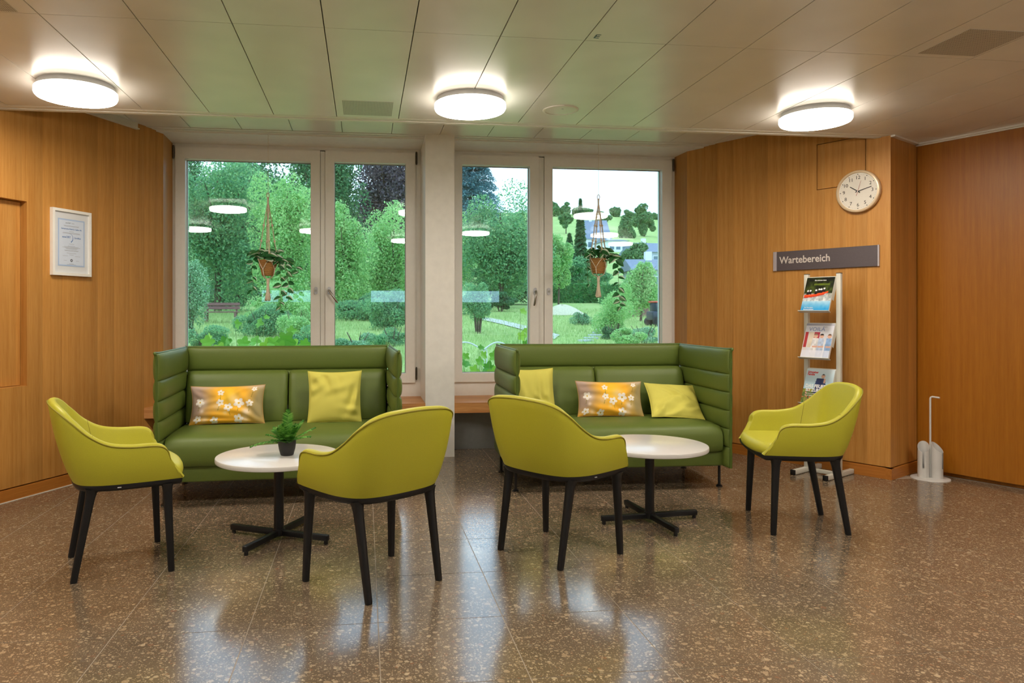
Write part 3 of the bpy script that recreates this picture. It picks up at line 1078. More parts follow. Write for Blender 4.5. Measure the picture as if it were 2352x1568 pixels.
def make_sofa():
    t = thing('quilted_sofa', 'x', 'sofa')
    hw, hd = SW / 2, SD / 2
    # side panels
    for sx in (-1, 1):
        rings = [[(x + sx * (hw - 0.03), y - hd, z) for x, y, z in r_] for r_ in quilt(SD - 0.02)]
        p = MB().loft(rings).done('side_panel', 'green_leather', t, smooth=50)
        pts = [(sx * (hw - 0.03), -hd - 0.002, 0.152), (sx * (hw - 0.03), -hd - 0.002, 0.5), (sx * (hw - 0.03), -hd - 0.003, 0.90), (sx * (hw - 0.028), -hd - 0.012, 0.945),
               (sx * (hw - 0.024), -hd - 0.008, 0.956), (sx * (hw - 0.03), -hd + 0.04, 0.953), (sx * (hw - 0.03), -hd + 0.2, 0.951), (sx * (hw - 0.03), hd - 0.05, 0.951), (sx * (hw - 0.032), hd - 0.02, 0.955)]
        pts = [tuple(q) for q in crom(pts, 4)]
        MB().tube(pts, 0.0085, 8).done('welt', 'green_piping', p, smooth=60)
    # back panel
    L = SW - 0.10
    rings = [[(y - L / 2, x + hd - 0.045, z) for x, y, z in r_] for r_ in quilt(L)]
    p = MB().loft([r_[::-1] for r_ in rings]).done('back_panel', 'green_leather', t, smooth=50)
    MB().tube([(-L / 2, hd - 0.045, 0.954), (-L / 4, hd - 0.045, 0.951), (0, hd - 0.045, 0.951), (L / 4, hd - 0.045, 0.951), (L / 2, hd - 0.045, 0.954)], 0.0095, 8).done('welt', 'green_piping', p, smooth=60)
    # seat: upholstered block with a crowned top
    ix = hw - 0.068
    prof = [(-hd + 0.055, 0.250), (-hd + 0.030, 0.262), (-hd + 0.022, 0.30), (-hd + 0.024, 0.37), (-hd + 0.032, 0.400), (-hd + 0.052, 0.424), (-hd + 0.085, 0.438), (-hd + 0.20, 0.447),
            (0.05, 0.446), (0.25, 0.440), (hd - 0.085, 0.435), (hd - 0.085, 0.25)]
    xs = [-ix, -ix + 0.006, -ix + 0.025, -ix + 0.07, -ix / 2, 0, ix / 2, ix - 0.07, ix - 0.025, ix - 0.006, ix]
    rings = []
    for x in xs:
        e = ix - abs(x)
        dn = 0.014 * (1 - min(1, e / 0.07)) ** 2
        rings.append([(x, y + (dn * 0.6 if y < -hd + 0.06 else 0), z - (dn if z > 0.3 else -dn * 0.3)) for y, z in prof])
    MB().loft(rings).done('seat', 'green_leather', t, smooth=55)
    MB().rbox(-ix - 0.02, ix + 0.02, -hd + 0.062, hd - 0.08, 0.155, 0.262, 0.012, 3).done('base', 'green_leather', t, smooth=50)
    # back cushions
    for sx in (-1, 1):
        x0, x1 = (-ix, -0.004) if sx < 0 else (0.004, ix)
        rings = []
        for s in (0, .01, .035, .09, .3, .5, .7, .91, .965, .99, 1):
            x = x0 + (x1 - x0) * s
            e = min(s, 1 - s) * (x1 - x0)
            f = min(1, e / 0.025) ** 0.5
            ring_ = []
            for (u, z) in ((0.0, .432), (.06, .434), (.115, .445), (.125, .48), (.122, .55), (.112, .64), (.098, .72), (.085, .765), (.06, .786), (.02, .790), (0.0, .78)):
                uu = u * (0.75 + 0.25 * f) if u > 0.02 else u
                zz = z if z < 0.7 else 0.7 + (z - 0.7) * (0.8 + 0.2 * f)
                ring_.append((x, hd - 0.078 - uu - (0.05 if u > 0.02 else 0.0) * (1 - (z - .43) / .36), zz))
            rings.append(ring_)
        MB().loft(rings).done('back_cushion', 'green_leather', t, smooth=60)
    for sx in (-1, 1):
        MB().box(sx * 0.002 - 0.003, sx * 0.002 + 0.003, hd - 0.252, hd - 0.24, 0.53, 0.555).done('zip_tag', 'black_metal', t) if sx > 0 else None
        for (ly) in (-hd + 0.135, hd - 0.12):
            x = sx * (hw - 0.045)
            m = MB().tube([(x, ly, 0.012), (x, ly, 0.17)], 0.0095, 12)
            m.lathe([(0.021, 0.0), (0.021, 0.006), (0.012, 0.013)], 16, c=(x, ly))
            m.rbox(x - (0.09 if sx > 0 else 0.01), x + (0.01 if sx > 0 else 0.09), ly - 0.012, ly + 0.012, 0.142, 0.158, 0.004, 2)
            m.done('leg', 'black_metal', t, smooth=45)
    # chrome loop on the outer side
    x = -hw - 0.012
    MB().tube([tuple(q) for q in crom([(x + 0.02, 0.16, 0.545), (x - 0.016, 0.155, 0.545), (x - 0.022, 0.10, 0.545), (x - 0.020, -0.02, 0.545), (x + 0.02, -0.04, 0.545)], 5)], 0.009, 10).done('side_loop', 'chrome', t, smooth=60)
    return t
SOFA_L = (-0.53, 4.986, R(1.652))
SOFA_R = (1.732, 5.035, R(-1.319))
sofa = make_sofa()
sofa.location = (SOFA_L[0], SOFA_L[1], 0)
sofa.rotation_euler = (0, 0, SOFA_L[2])
tag(sofa, 'dark green quilted leather sofa with high sides, behind the table with the fern', 'sofa', 'green quilted sofas')
sofa2 = copy_tree(sofa)
sofa2.location = (SOFA_R[0], SOFA_R[1], 0)
sofa2.rotation_euler = (0, 0, SOFA_R[2])
sofa2['label'] = 'dark green quilted leather sofa with high sides, holding three cushions'

# ------------------------------------------------------------------ cushions
def floral_color(u, v):
    """u, v in 0..1 across the printed front"""
    def mixc(a, b, f):
        f = max(0, min(1, f))
        return tuple(x + (y - x) * f for x, y in zip(a, b))
    mauve, orange, yellow, olive, pale = (172, 146, 130), (246, 180, 56), (252, 204, 58), (166, 150, 106), (222, 196, 164)
    c = mixc(mauve, orange, (u - 0.12) / 0.22 + 0.18 * math.sin(6 * v + 1))
    c = mixc(c, yellow, 0.8 * math.exp(-((u - 0.52) / 0.16) ** 2 - ((v - 0.7) / 0.4) ** 2))
    c = mixc(c, olive, (u - 0.72) / 0.2 + 0.15 * math.sin(5 * v))
    c = mixc(c, orange, 0.9 * math.exp(-((v + 0.02) / 0.16) ** 2) * (1 if u < 0.66 else 0.35))
    c = mixc(c, pale, 0.7 * math.exp(-((u - 0.36) / 0.07) ** 2 - ((v - 0.42) / 0.12) ** 2))
    c = mixc(c, (222, 200, 190), 0.6 * math.exp(-((v - 0.97) / 0.07) ** 2) * (0.5 + 0.5 * math.sin(9 * u)))
    for (fu, fv, fr, bl) in BLURS:
        d = math.hypot((u - fu) * 1.75, v - fv) / fr
        c = mixc(c, (238, 222, 206), bl * math.exp(-d * d))
    for (fu, fv, fr, ph) in FLOWERS:
        dx, dy = (u - fu) * 1.75, v - fv
        # stem
        if dy < 0 and abs(dx - 0.25 * dy * math.sin(ph * 3)) < 0.008 and dy > -0.22:
            c = mixc(c, (128, 120, 50), 0.6)
        d = math.hypot(dx, dy)
        a = math.atan2(dy, dx) + ph
        pet = 1.15 * fr * (0.60 + 0.40 * abs(math.cos(2.5 * a)))
        if d < pet:
            c = mixc((250, 246, 240), (232, 216, 200), d / pet * 0.5)
        if d < fr * 0.24:
            c = (214, 176, 60)
    return srgb(*c)
FLOWERS = [(.12, .55, .10, .3), (.41, .81, .075, 1.0), (.405, .53, .085, .6), (.52, .40, .10, 1.4), (.67, .51, .12, .2), (.82, .50, .085, .9), (.10, .12, .085, .5), (.33, .07, .085, 1.9), (.66, .10, .105, 1.2), (.87, .89, .06, .4)]
BLURS = [(.16, .52, .11, .8), (.77, .28, .10, .9), (.60, .62, .14, .5), (.15, .32, .05, .8), (.74, .09, .10, .7), (.48, .26, .06, .5), (.20, .10, .08, .6)]

def pillow(name, W, Hh, T, mat, label, group, loc, rot, seed, nu=72, nv=60, printed=False, wrinkle=0.006):
    rng = random.Random(seed)
    ws = [(rng.uniform(-1, 1), rng.uniform(-1, 1), rng.uniform(0.3, 0.8), rng.uniform(0, PI), rng.uniform(9, 18), rng.uniform(0.4, 1.0)) for _ in range(8)]
    verts, faces, cols = [], [], []
    for side in (1, -1):
        k0 = len(verts)
        for j in range(nv):
            for i in range(nu):
                u, v = -1 + 2 * i / (nu - 1), -1 + 2 * j / (nv - 1)
                x = u * W / 2 * (1 - 0.055 * math.cos(v * PI / 2) + 0.02 * abs(v) ** 6)
                z = v * Hh / 2 * (1 - 0.055 * math.cos(u * PI / 2) + 0.02 * abs(u) ** 6)
                e = max(0.0, (1 - abs(u) ** 2.6)) * max(0.0, (1 - abs(v) ** 2.6))
                th = T / 2 * e ** 0.55
                wr_ = 0
                for (a, b, s, ang, fq, amp) in ws:
                    dd = (u - a) * math.cos(ang) + (v - b) * math.sin(ang)
                    pp = -(u - a) * math.sin(ang) + (v - b) * math.cos(ang)
                    wr_ += amp * math.cos(fq * dd) * math.exp(-(dd / 0.35) ** 2 - (pp / s) ** 2)
                th += 2.0 * wrinkle * wr_ * min(1, e * 3)
                # local: x width, z up, -y toward the viewer
                verts.append((x, -side * th, z))
                if printed:
                    cols.append(floral_color((u + 1) / 2, (v + 1) / 2) if side == 1 else srgb(176, 140, 90))
        for j in range(nv - 1):
            for i in range(nu - 1):
                f = (k0 + j * nu + i, k0 + j * nu + i + 1, k0 + (j + 1) * nu + i + 1, k0 + (j + 1) * nu + i)
                faces.append(f if side == 1 else f[::-1])
    t = thing(name, label, 'cushion', loc, 0, group)
    t.rotation_euler = rot
    o = mobj('cover', verts, faces, mat, t, smooth=180)
    if printed:
        at = o.data.color_attributes.new('Col', 'FLOAT_COLOR', 'POINT')
        at.data.foreach_set('color', np.array(cols, np.float32).ravel())
    # edge seam
    pts = []
    for (a, b, ca, cb) in ((-1, -1, 1, 0), (1, -1, 0, 1), (1, 1, -1, 0), (-1, 1, 0, -1)):
        for k in range(16):
            u, v = a + ca * 2 * k / 16, b + cb * 2 * k / 16
            pts.append((u * W / 2 * (1 - 0.055 * math.cos(v * PI / 2) + 0.02 * abs(v) ** 6), 0, v * Hh / 2 * (1 - 0.055 * math.cos(u * PI / 2) + 0.02 * abs(u) ** 6)))
    MB().tube(pts, 0.0028, 6, closed=True).done('edge_seam', 'cushion_lime' if not printed else 'seam_print', t, smooth=60)
    return t
MAT['seam_print'] = plain('seam_thread', srgb(190, 150, 90), 0.8)
pillow('floral_cushion', 0.485, 0.262, 0.11, 'print_fabric', 'orange cushion printed with white flowers, on the sofa behind the fern', 'flower-print cushions',
       (-0.925, 5.075, 0.572), (R(-17), R(-0.5), R(3)), 3, 150, 90, True, 0.004)
pillow('lime_cushion', 0.365, 0.360, 0.11, 'cushion_lime', 'wrinkled square lime cushion standing upright beside one flower-print cushion only', 'plain lime cushions',
       (-0.205, 5.085, 0.614), (R(-14), 0, R(1)), 8, wrinkle=0.008)
pillow('lime_cushion', 0.36, 0.360, 0.11, 'cushion_lime', 'square lime cushion standing upright, half hidden by the sofa side', 'plain lime cushions',
       (1.200, 5.125, 0.614), (R(-14), 0, R(6)), 15, wrinkle=0.005)
pillow('floral_cushion', 0.485, 0.262, 0.11, 'print_fabric', 'orange cushion printed with white flowers, between two lime cushions', 'flower-print cushions',
       (1.782, 5.10, 0.568), (R(-20), R(1), R(-3)), 21, 150, 90, True, 0.004)
pillow('lime_cushion', 0.37, 0.345, 0.10, 'cushion_lime', 'square lime cushion slumped flat into the corner of the sofa', 'plain lime cushions',
       (2.245, 5.035, 0.556), (R(-52), R(3), R(-8)), 33, wrinkle=0.006)

# ------------------------------------------------------------------ tables
def make_table():
    t = thing('round_table', 'x', 'table')
    r_ = 0.325
    MB().lathe([(0.0005, 0.420), (r_ - 0.006, 0.420), (r_ - 0.001, 0.423), (r_, 0.429), (r_, 0.440), (r_ - 0.002, 0.444), (r_ - 0.006, 0.4455), (0.0005, 0.4455)], 72).done('table_top', 'table_white', t, smooth=35)
    MB().lathe([(0.026, 0.045), (0.026, 0.410), (0.09, 0.412), (0.09, 0.420)], 28).done('column', 'black_metal', t, smooth=40)
    MB().lathe([(0.030, 0.018), (0.032, 0.03), (0.032, 0.052), (0.027, 0.056)], 28).done('hub', 'black_metal', t, smooth=40)
    for k in range(4):
        a = PI / 2 * k
        m = MB().rbox(0.02, 0.30, -0.014, 0.014, 0.018, 0.048, 0.004, 2)
        m.lathe([(0.011, 0.0), (0.011, 0.02)], 14, c=(0.285, 0))
        m.done('foot', 'black_metal', t, smooth=45, rot=(0, 0, a))
    return t
tab = make_table()
tab.location = (-0.452, 3.925, 0)
tab.rotation_euler = (0, 0, R(-27))
tag(tab, 'round white table on a black cross base, carrying the potted fern', 'table', 'round white tables')
tab2 = copy_tree(tab)
tab2.location = (1.632, 3.985, 0)
tab2.rotation_euler = (0, 0, R(6))
tab2['label'] = 'round white table on a black cross base with nothing on it'

# ------------------------------------------------------------------ fern
def make_fern():
    t = thing('potted_fern', 'small green fern in a black pot on the round table', 'potted plant', (-0.407, 3.905, 0.4455))
    MB().lathe([(0.0005, 0.0), (0.029, 0.0), (0.034, 0.004), (0.043, 0.035), (0.0465, 0.060), (0.047, 0.083), (0.0435, 0.083), (0.042, 0.068), (0.0005, 0.068)], 40).done('pot', 'pot_black', t, smooth=40)
    MB().lathe([(0.0005, 0.072), (0.03, 0.071), (0.043, 0.068)], 24).done('soil', 'soil', t, smooth=60)
    rng = random.Random(5)
    fr = [(-172, 0.185, 12, 0.30), (-150, 0.13, 40, 0.25), (-120, 0.12, 62, 0.2), (95, 0.185, 84, 0.10), (30, 0.165, 62, 0.22), (5, 0.165, 34, 0.10), (-20, 0.15, 28, 0.2), (-60, 0.11, 48, 0.25), (-90, 0.10, 40, 0.3),
          (60, 0.13, 58, 0.2), (120, 0.14, 60, 0.25), (150, 0.13, 45, 0.25), (-100, 0.12, 72, 0.1), (-40, 0.12, 66, 0.15), (170, 0.12, 58, 0.2), (15, 0.11, 74, 0.1), (-75, 0.08, 30, 0.3), (-135, 0.09, 28, 0.2)]
    for (az, L, el, droop) in fr:
        a, e = R(az - 7), R(el)
        hd_ = Vector((math.cos(a), math.sin(a), 0))
        side = Vector((-math.sin(a), math.cos(a), 0))
        rach = []
        N = 22
        for k in range(N + 1):
            s = k / N
            rach.append(Vector((0, 0, 0.07)) + hd_ * (L * s * math.cos(e) + 0.008) + Vector((0, 0, L * s * math.sin(e) - droop * L * s * s)))
        m = MB().tube(rach, [0.0014 * (1 - 0.7 * k / N) for k in range(N + 1)], 5)
        for k in range(3, N + 1):
            s = k / N
            ln = 0.034 * math.sin(PI * min(1, 0.18 + 0.82 * (1 - s) ** 0.7) * 0.75) * (1.1 if s < .85 else .7)
            d = (rach[k] - rach[k - 1]).normalized()
            up = side.cross(d).normalized()
            for sg in (1, -1):
                o_ = (side * sg * 0.92 + d * 0.45).normalized()
                w_ = d * 0.0044
                b = rach[k]
                lift = up * (0.006 + rng.uniform(-.003, .004))
                m.add([b - w_ * 0.6, b + o_ * ln * 0.5 - w_ + lift, b + o_ * ln + lift * 0.6, b + o_ * ln * 0.5 + w_ + lift, b + w_ * 0.6], [(0, 1, 2, 3, 4)])
        m.done('frond', 'fern', t)
make_fern()

# ------------------------------------------------------------------ wall things
def on_right_wall(s, z, depth=0.0):
    """point on the splayed right wall: s metres from the corner"""
    p = R0 + RD * s - nR * depth
    return (p.x, p.y, z)
RZ = RROT[2]
# clock
t = thing('wall_clock', 'round white wall clock with black numerals and pale rim', 'clock', on_right_wall(0.212, 2.098), RZ)
def disc_xz(prof, seg=64):
    """lathe about the local y axis; prof = (radius, depth toward the room)"""
    m = MB().lathe(prof, seg, close=False)
    m.v = [(x, -z, y) for x, y, z in m.v]
    m.f = [f for f in m.f]
    return m
disc_xz([(0.150, 0.0), (0.155, 0.006), (0.156, 0.030), (0.154, 0.037), (0.150, 0.040), (0.1405, 0.041), (0.1385, 0.039), (0.137, 0.027)]).done('rim', 'clock_rim', t, smooth=45)
disc_xz([(0.0005, 0.028), (0.1375, 0.028)], 64).done('dial', 'clock_face', t)
for h in range(1, 13):
    a = R(90 - 30 * h)
    text_mesh('numeral', str(h), 0.036, 'ink_black', t, (0.101 * math.cos(a), -0.0285, 0.101 * math.sin(a)), (PI / 2, 0, 0), 'CENTER', 0.0004)
    x, z = 0.126 * math.cos(a), 0.126 * math.sin(a)
    disc_xz([(0.0005, 0.0292), (0.0036, 0.0292), (0.0036, 0.028)], 10).done('hour_dot', 'ink_black', t, loc=(x, 0, z))
m = MB()
for k in range(60):
    if k % 5:
        a = R(6 * k)
        c_, s_ = math.cos(a), math.sin(a)
        q = lambda r_, w_: (r_ * c_ - w_ * s_, -0.0287, r_ * s_ + w_ * c_)
        m.add([q(0.122, -0.0006), q(0.129, -0.0006), q(0.129, 0.0006), q(0.122, 0.0006)], [(0, 1, 2, 3)])
mt = m.done('minute_marks', 'ink_grey', t)
mt['kind'] = 'stuff'
def hand(name, deg, L, tail, w0, w1, mat, y):
    a = R(90 - deg)
    c_, s_ = math.cos(a), math.sin(a)
    q = lambda r_, w_, yy: (r_ * c_ - w_ * s_, yy, r_ * s_ + w_ * c_)
    pts = [(-tail, -w0 / 2), (L, -w1 / 2), (L, w1 / 2), (-tail, w0 / 2)]
    MB().add([q(a_, b_, y) for a_, b_ in pts] + [q(a_, b_, y + 0.0012) for a_, b_ in pts], [(0, 1, 2, 3), (7, 6, 5, 4), (0, 4, 5, 1), (1, 5, 6, 2), (2, 6, 7, 3), (3, 7, 4, 0)]).done(name, mat, t)
hand('hour_hand', 305, 0.068, 0.018, 0.0075, 0.005, 'ink_black', -0.031)
hand('minute_hand', 75.5, 0.100, 0.018, 0.006, 0.004, 'ink_black', -0.0325)
hand('second_hand', 17, 0.080, 0.034, 0.0022, 0.0012, 'hand_red', -0.034)
disc_xz([(0.0005, 0.0355), (0.004, 0.0352), (0.004, 0.028)], 14).done('hub_cap', 'ink_white', t, smooth=40)

# sign
t = thing('wall_sign', 'dark grey wall sign reading Wartebereich with silver ends', 'sign', on_right_wall(0.4745, 1.616), RZ)
MB().rbox(-0.375, 0.392, -0.014, 0.0, -0.077, 0.077, 0.0015, 1).done('plate', 'sign_dark', t)
MB().rbox(-0.4035, -0.375, -0.017, 0.0, -0.078, 0.078, 0.002, 1).done('end_cap', 'sign_silver', t)
MB().rbox(0.392, 0.4035, -0.017, 0.0, -0.078, 0.078, 0.002, 1).done('end_cap', 'sign_silver', t)
text_mesh('lettering', 'Wartebereich', 0.079, 'sign_text', t, (-0.350, -0.0148, 0.004), (PI / 2, 0, 0), 'LEFT', 0.0004, 0.90, 0.0012)

# socket low on the right wall
t = thing('wall_socket', 'white power socket low on the wood wall behind an armchair', 'socket', on_right_wall(0.305, 0.315), RZ)
MB().rbox(-0.04, 0.04, -0.012, 0.0, -0.04, 0.04, 0.003, 2).done('cover_plate', 'socket', t, smooth=40)
disc_xz([(0.0005, 0.0125), (0.02, 0.0125), (0.021, 0.0122)], 20).done('outlet', 'stand_inner', t)

# bumper rail on the big wall
p = R2 + WD * 0.715
t = thing('bumper_rail', 'grey rail end on the amber wood wall', 'rail', (p.x, p.y, 0.63), WROT[2])
MB().rbox(0.0, 1.1, -0.03, -0.006, -0.068, 0.068, 0.01, 3).done('rail', 'handle_grey', t, smooth=45)
for x in (0.06, 1.0):
    MB().box(x - 0.02, x + 0.02, -0.008, 0.0, -0.03, 0.03).done('bracket', 'black_metal', t)

# framed certificate on the left wall (local x along wall, -y into the room)
pc = L0 + LD * 0.531
t = thing('framed_certificate', 'white framed certificate with blue border on the wood wall', 'picture frame', (pc.x, pc.y, 1.686), math.atan2(LD.y, LD.x))
CW, CHh = 0.328, 0.458
m = MB()
for (x0, x1, z0, z1) in ((-CW / 2, CW / 2, CHh / 2 - 0.019, CHh / 2), (-CW / 2, CW / 2, -CHh / 2, -CHh / 2 + 0.019), (-CW / 2, -CW / 2 + 0.019, -CHh / 2 + 0.019, CHh / 2 - 0.019), (CW / 2 - 0.019, CW / 2, -CHh / 2 + 0.019, CHh / 2 - 0.019)):
    m.box(x0, x1, -0.026, 0.0, z0, z1)
m.done('frame', 'frame_white', t)
MB().box(-0.147, 0.147, -0.013, -0.005, -0.212, 0.212).done('mat_board', 'mat_board', t)
doc = MB().box(-0.112, 0.112, -0.0140, -0.0128, -0.163, 0.163).done('document', 'cert_paper', t)
m = MB()
for (x0, x1, z0, z1) in ((-0.112, 0.112, 0.154, 0.163), (-0.112, 0.112, -0.163, -0.154), (-0.112, -0.103, -0.154, 0.154), (0.103, 0.112, -0.154, 0.154)):
    m.box(x0, x1, -0.0143, -0.0135, z0, z1)
m.done('border', 'ink_pale', doc)
YT = -0.0142
text_mesh('print', 'sanaCERT', 0.011, 'ink_black', doc, (-0.005, YT, 0.136), (PI / 2, 0, 0), 'RIGHT', 0.0001)
text_mesh('print', 'suisse', 0.010, 'ink_grey', doc, (0.000, YT, 0.136), (PI / 2, 0, 0), 'LEFT', 0.0001)
text_mesh('print', 'Geriatrische Klinik St. Gallen AG', 0.0138, 'ink_blue', doc, (0, YT, 0.095), (PI / 2, 0, 0), 'CENTER', 0.0001, 0.93, 0.0003)
text_mesh('print', 'sanaCERT', 0.0185, 'ink_blue', doc, (-0.007, YT, 0.038), (PI / 2, 0, 0), 'RIGHT', 0.0001, 0.92, 0.0003)
text_mesh('print', 'Zertifikat', 0.0165, 'ink_blue', doc, (0.023, YT, 0.036), (PI / 2, 0, 0), 'LEFT', 0.0001, 0.92, 0.0002)
m = MB()
for k in range(20):
    a0, a1 = R(100 - 140 * k / 20), R(100 - 140 * (k + 1) / 20)
    w0, w1 = 0.0004 + 0.0042 * k / 20, 0.0004 + 0.0042 * (k + 1) / 20
    c = (-0.017, 0.034)
    m.add([(c[0] + 0.028 * math.cos(a0), YT, c[1] + 0.028 * math.sin(a0)), (c[0] + (0.028 + w0) * math.cos(a0), YT, c[1] + (0.028 + w0) * math.sin(a0)),
           (c[0] + (0.028 + w1) * math.cos(a1), YT, c[1] + (0.028 + w1) * math.sin(a1)), (c[0] + 0.028 * math.cos(a1), YT, c[1] + 0.028 * math.sin(a1))], [(0, 1, 2, 3)])
for (x, z, r_) in ((0.0045, 0.0135, 0.0034), (-0.001, 0.0075, 0.0042)):
    m.add([(x + r_ * math.cos(R(30 * k)), YT, z + r_ * math.sin(R(30 * k))) for k in range(12)], [tuple(range(12))])
m.done('emblem', 'ink_blue', doc)
m = MB()
rows = [(0.118, .13), (0.113, .12), (0.078, .04), (0.069, .14), (0.064, .15), (-0.008, .045), (-0.022, .06), (-0.028, .12), (-0.033, .15), (-0.038, .11), (-0.043, .09), (-0.052, .12), (-0.057, .11), (-0.072, .08), (-0.083, .035), (-0.146, .04), (-0.151, .075)]
for z, w_ in rows:
    m.box(-w_ / 2, w_ / 2, YT, YT + 0.0002, z - 0.0009, z + 0.0009)
for x in (-0.052, 0.052):
    m.box(x - 0.022, x + 0.022, YT, YT + 0.0002, -0.093, -0.0915).box(x - 0.013, x + 0.013, YT, YT + 0.0002, -0.124, -0.1225)
o = m.done('fine_print', 'ink_grey', doc)
o['kind'] = 'stuff'
m = disc_xz([(0.0048, -0.0), (0.0048, 0.0004), (0.0095, 0.0004), (0.0095, 0.0)], 24)
m.done('seal', 'ink_black', doc, loc=(0, YT, -0.122))

# ------------------------------------------------------------------ magazine rack
RK = (3.380, 4.975)
t = thing('magazine_rack', 'light grey metal magazine rack with sloping shelves by the wood wall', 'rack', (RK[0], RK[1], 0), RZ)
hx = 0.119
for sx in (-1, 1):
    MB().rbox(sx * hx - 0.016, sx * hx + 0.016, -0.016, 0.016, 0.036, 1.488, 0.003, 2).done('post', 'rack_grey', t, smooth=40)
    f = MB().rbox(sx * hx - 0.016, sx * hx + 0.016, -0.2, 0.196, 0.004, 0.038, 0.003, 2).done('foot', 'rack_grey', t, smooth=40)
    MB().rbox(sx * hx - 0.0175, sx * hx + 0.0175, -0.212, -0.197, 0.002, 0.0395, 0.002, 2).done('end_cap', 'black_plastic', f, smooth=40)
    MB().rbox(sx * hx - 0.0165, sx * hx + 0.0165, -0.0165, 0.0165, 1.486, 1.492, 0.002, 1).done('post_cap', 'dark_metal', t)
MB().rbox(-hx + 0.016, hx - 0.016, -0.014, 0.014, 0.008, 0.034, 0.003, 2).done('cross_bar', 'rack_grey', t, smooth=40)
TILT = R(23)
def shelf_pt(zb, s, off):
    """s along the slope from the lip, off = proud of the tray toward the room"""
    return (-0.118 + s * math.sin(TILT) - off * math.cos(TILT), zb + s * math.cos(TILT) + off * math.sin(TILT))
SHELVES = (1.205, 0.862, 0.525)
for zb in SHELVES:
    m = MB()
    def slab(s0, s1, o0, o1, x0, x1):
        c = [shelf_pt(zb, s0, o0), shelf_pt(zb, s1, o0), shelf_pt(zb, s1, o1), shelf_pt(zb, s0, o1)]
        m.add([(x0, y, z) for y, z in c] + [(x1, y, z) for y, z in c], [(0, 1, 2, 3), (7, 6, 5, 4), (0, 4, 5, 1), (1, 5, 6, 2), (2, 6, 7, 3), (3, 7, 4, 0)])
    slab(0.0, 0.285, -0.003, 0.0, -0.102, 0.102)
    slab(-0.004, 0.0, -0.003, 0.034, -0.112, 0.112)
    for sx in (-1, 1):
        slab(0.10, 0.282, -0.028, 0.003, sx * 0.1025 - 0.0008, sx * 0.1025 + 0.0008)
    m.done('shelf', 'rack_grey', t)
for sx in (-1, 1):
    for zz in (1.455, 1.112, 0.775):
        pass

def magazine(idx, paint, label, texts, W=0.206, Hh=0.272, thick=0.012, curl=0.0008):
    zb = SHELVES[idx]
    nu, nv = 66, 86
    t = thing('magazine', label, 'magazine', (RK[0], RK[1], 0), RZ, 'magazines on the rack')
    def P(u, v, off):
        y, z = shelf_pt(zb, 0.001 + v * Hh, off)
        return ((u - 0.5) * W, y, z)
    def top(u, v):
        return 0.002 + thick + curl * math.sin(PI * u) * v
    m = MB().grid(nu, nv, lambda u, v: P(u, v, top(u, v)))
    cov = m.done('cover', 'print_paper', t, smooth=180)
    cols = [srgb(*paint(i / (nu - 1), j / (nv - 1))) for j in range(nv) for i in range(nu)]
    at = cov.data.color_attributes.new('Col', 'FLOAT_COLOR', 'POINT')
    at.data.foreach_set('color', np.array(cols, np.float32).ravel())
    # page block
    n = 12
    m = MB()
    rings = []
    for i in range(n + 1):
        u = i / n
        rings.append([P(u, 0.0, 0.002), P(u, 1.0, 0.002), P(u, 1.0, top(u, 1) - 0.0004), P(u, 0.5, top(u, .5) - 0.0004), P(u, 0.0, top(u, 0) - 0.0004)])
    m.loft(rings).done('pages', 'paper', t)
    for (s, u, v, size, mat, al, sx, bold) in texts:
        y, z = shelf_pt(zb, 0.001 + v * Hh, 0.002 + thick + 0.0014)
        text_mesh('cover_text', s, size, mat, cov, ((u - 0.5) * W, y, z), (PI / 2 - TILT, 0, 0), al, 0.0002, sx, bold)
    return t

def mixc(a, b, f):
    f = max(0.0, min(1.0, f))
    return tuple(x + (y - x) * f for x, y in zip(a, b))
def hash2(i, j):
    return (math.sin(i * 127.1 + j * 311.7) * 43758.5453) % 1.0
def nz(u, v, f):
    x, y = u * f, v * f
    i, j = math.floor(x), math.floor(y)
    a, b = x - i, y - j
    a, b = a * a * (3 - 2 * a), b * b * (3 - 2 * b)
    return (hash2(i, j) * (1 - a) + hash2(i + 1, j) * a) * (1 - b) + (hash2(i, j + 1) * (1 - a) + hash2(i + 1, j + 1) * a) * b

def paint_raft(u, v):
    n1 = nz(u, v, 14)
    if v > 0.52:
        c = mixc((24, 26, 22), (70, 84, 34), n1 * 1.1 - 0.1 + (0.75 - v))
        c = mixc(c, (120, 140, 44), 0.8 * math.exp(-((v - 0.79) / 0.03) ** 2) * (1 if 0.3 < u < 0.85 else 0))
        c = mixc(c, (96, 110, 46), 0.7 * math.exp(-((v - 0.64) / 0.07) ** 2) * n1)
    elif v > 0.30:
        c = mixc((150, 160, 168), (238, 240, 240), nz(u + 3, v, 20))
        c = mixc(c, (110, 104, 84), 0.7 * nz(u, v, 9) * (v - 0.3) / 0.22)
    else:
        c = mixc((16, 140, 214), (176, 214, 234), v / 0.30 + 0.2 * n1 - 0.1)
    # raft
    cy = 0.42 + 0.17 * u * u + 0.02
    hgt = 0.045
    if 0.02 < u < 0.86 and abs(v - cy) < hgt * (1 - 0.4 * (u > 0.75)):
        c = (232, 84, 40) if v > cy - 0.012 else (196, 54, 34)
    for (x, y) in ((0.13, 0.60), (0.22, 0.605), (0.42, 0.615), (0.53, 0.64), (0.60, 0.645), (0.70, 0.665)):
        if abs(u - x) < 0.05 and y - 0.11 < v < y - 0.01:
            c = (38, 34, 36)
        if math.hypot((u - x) * 0.76, v - y) < 0.026:
            c = (232, 232, 236)
    return c

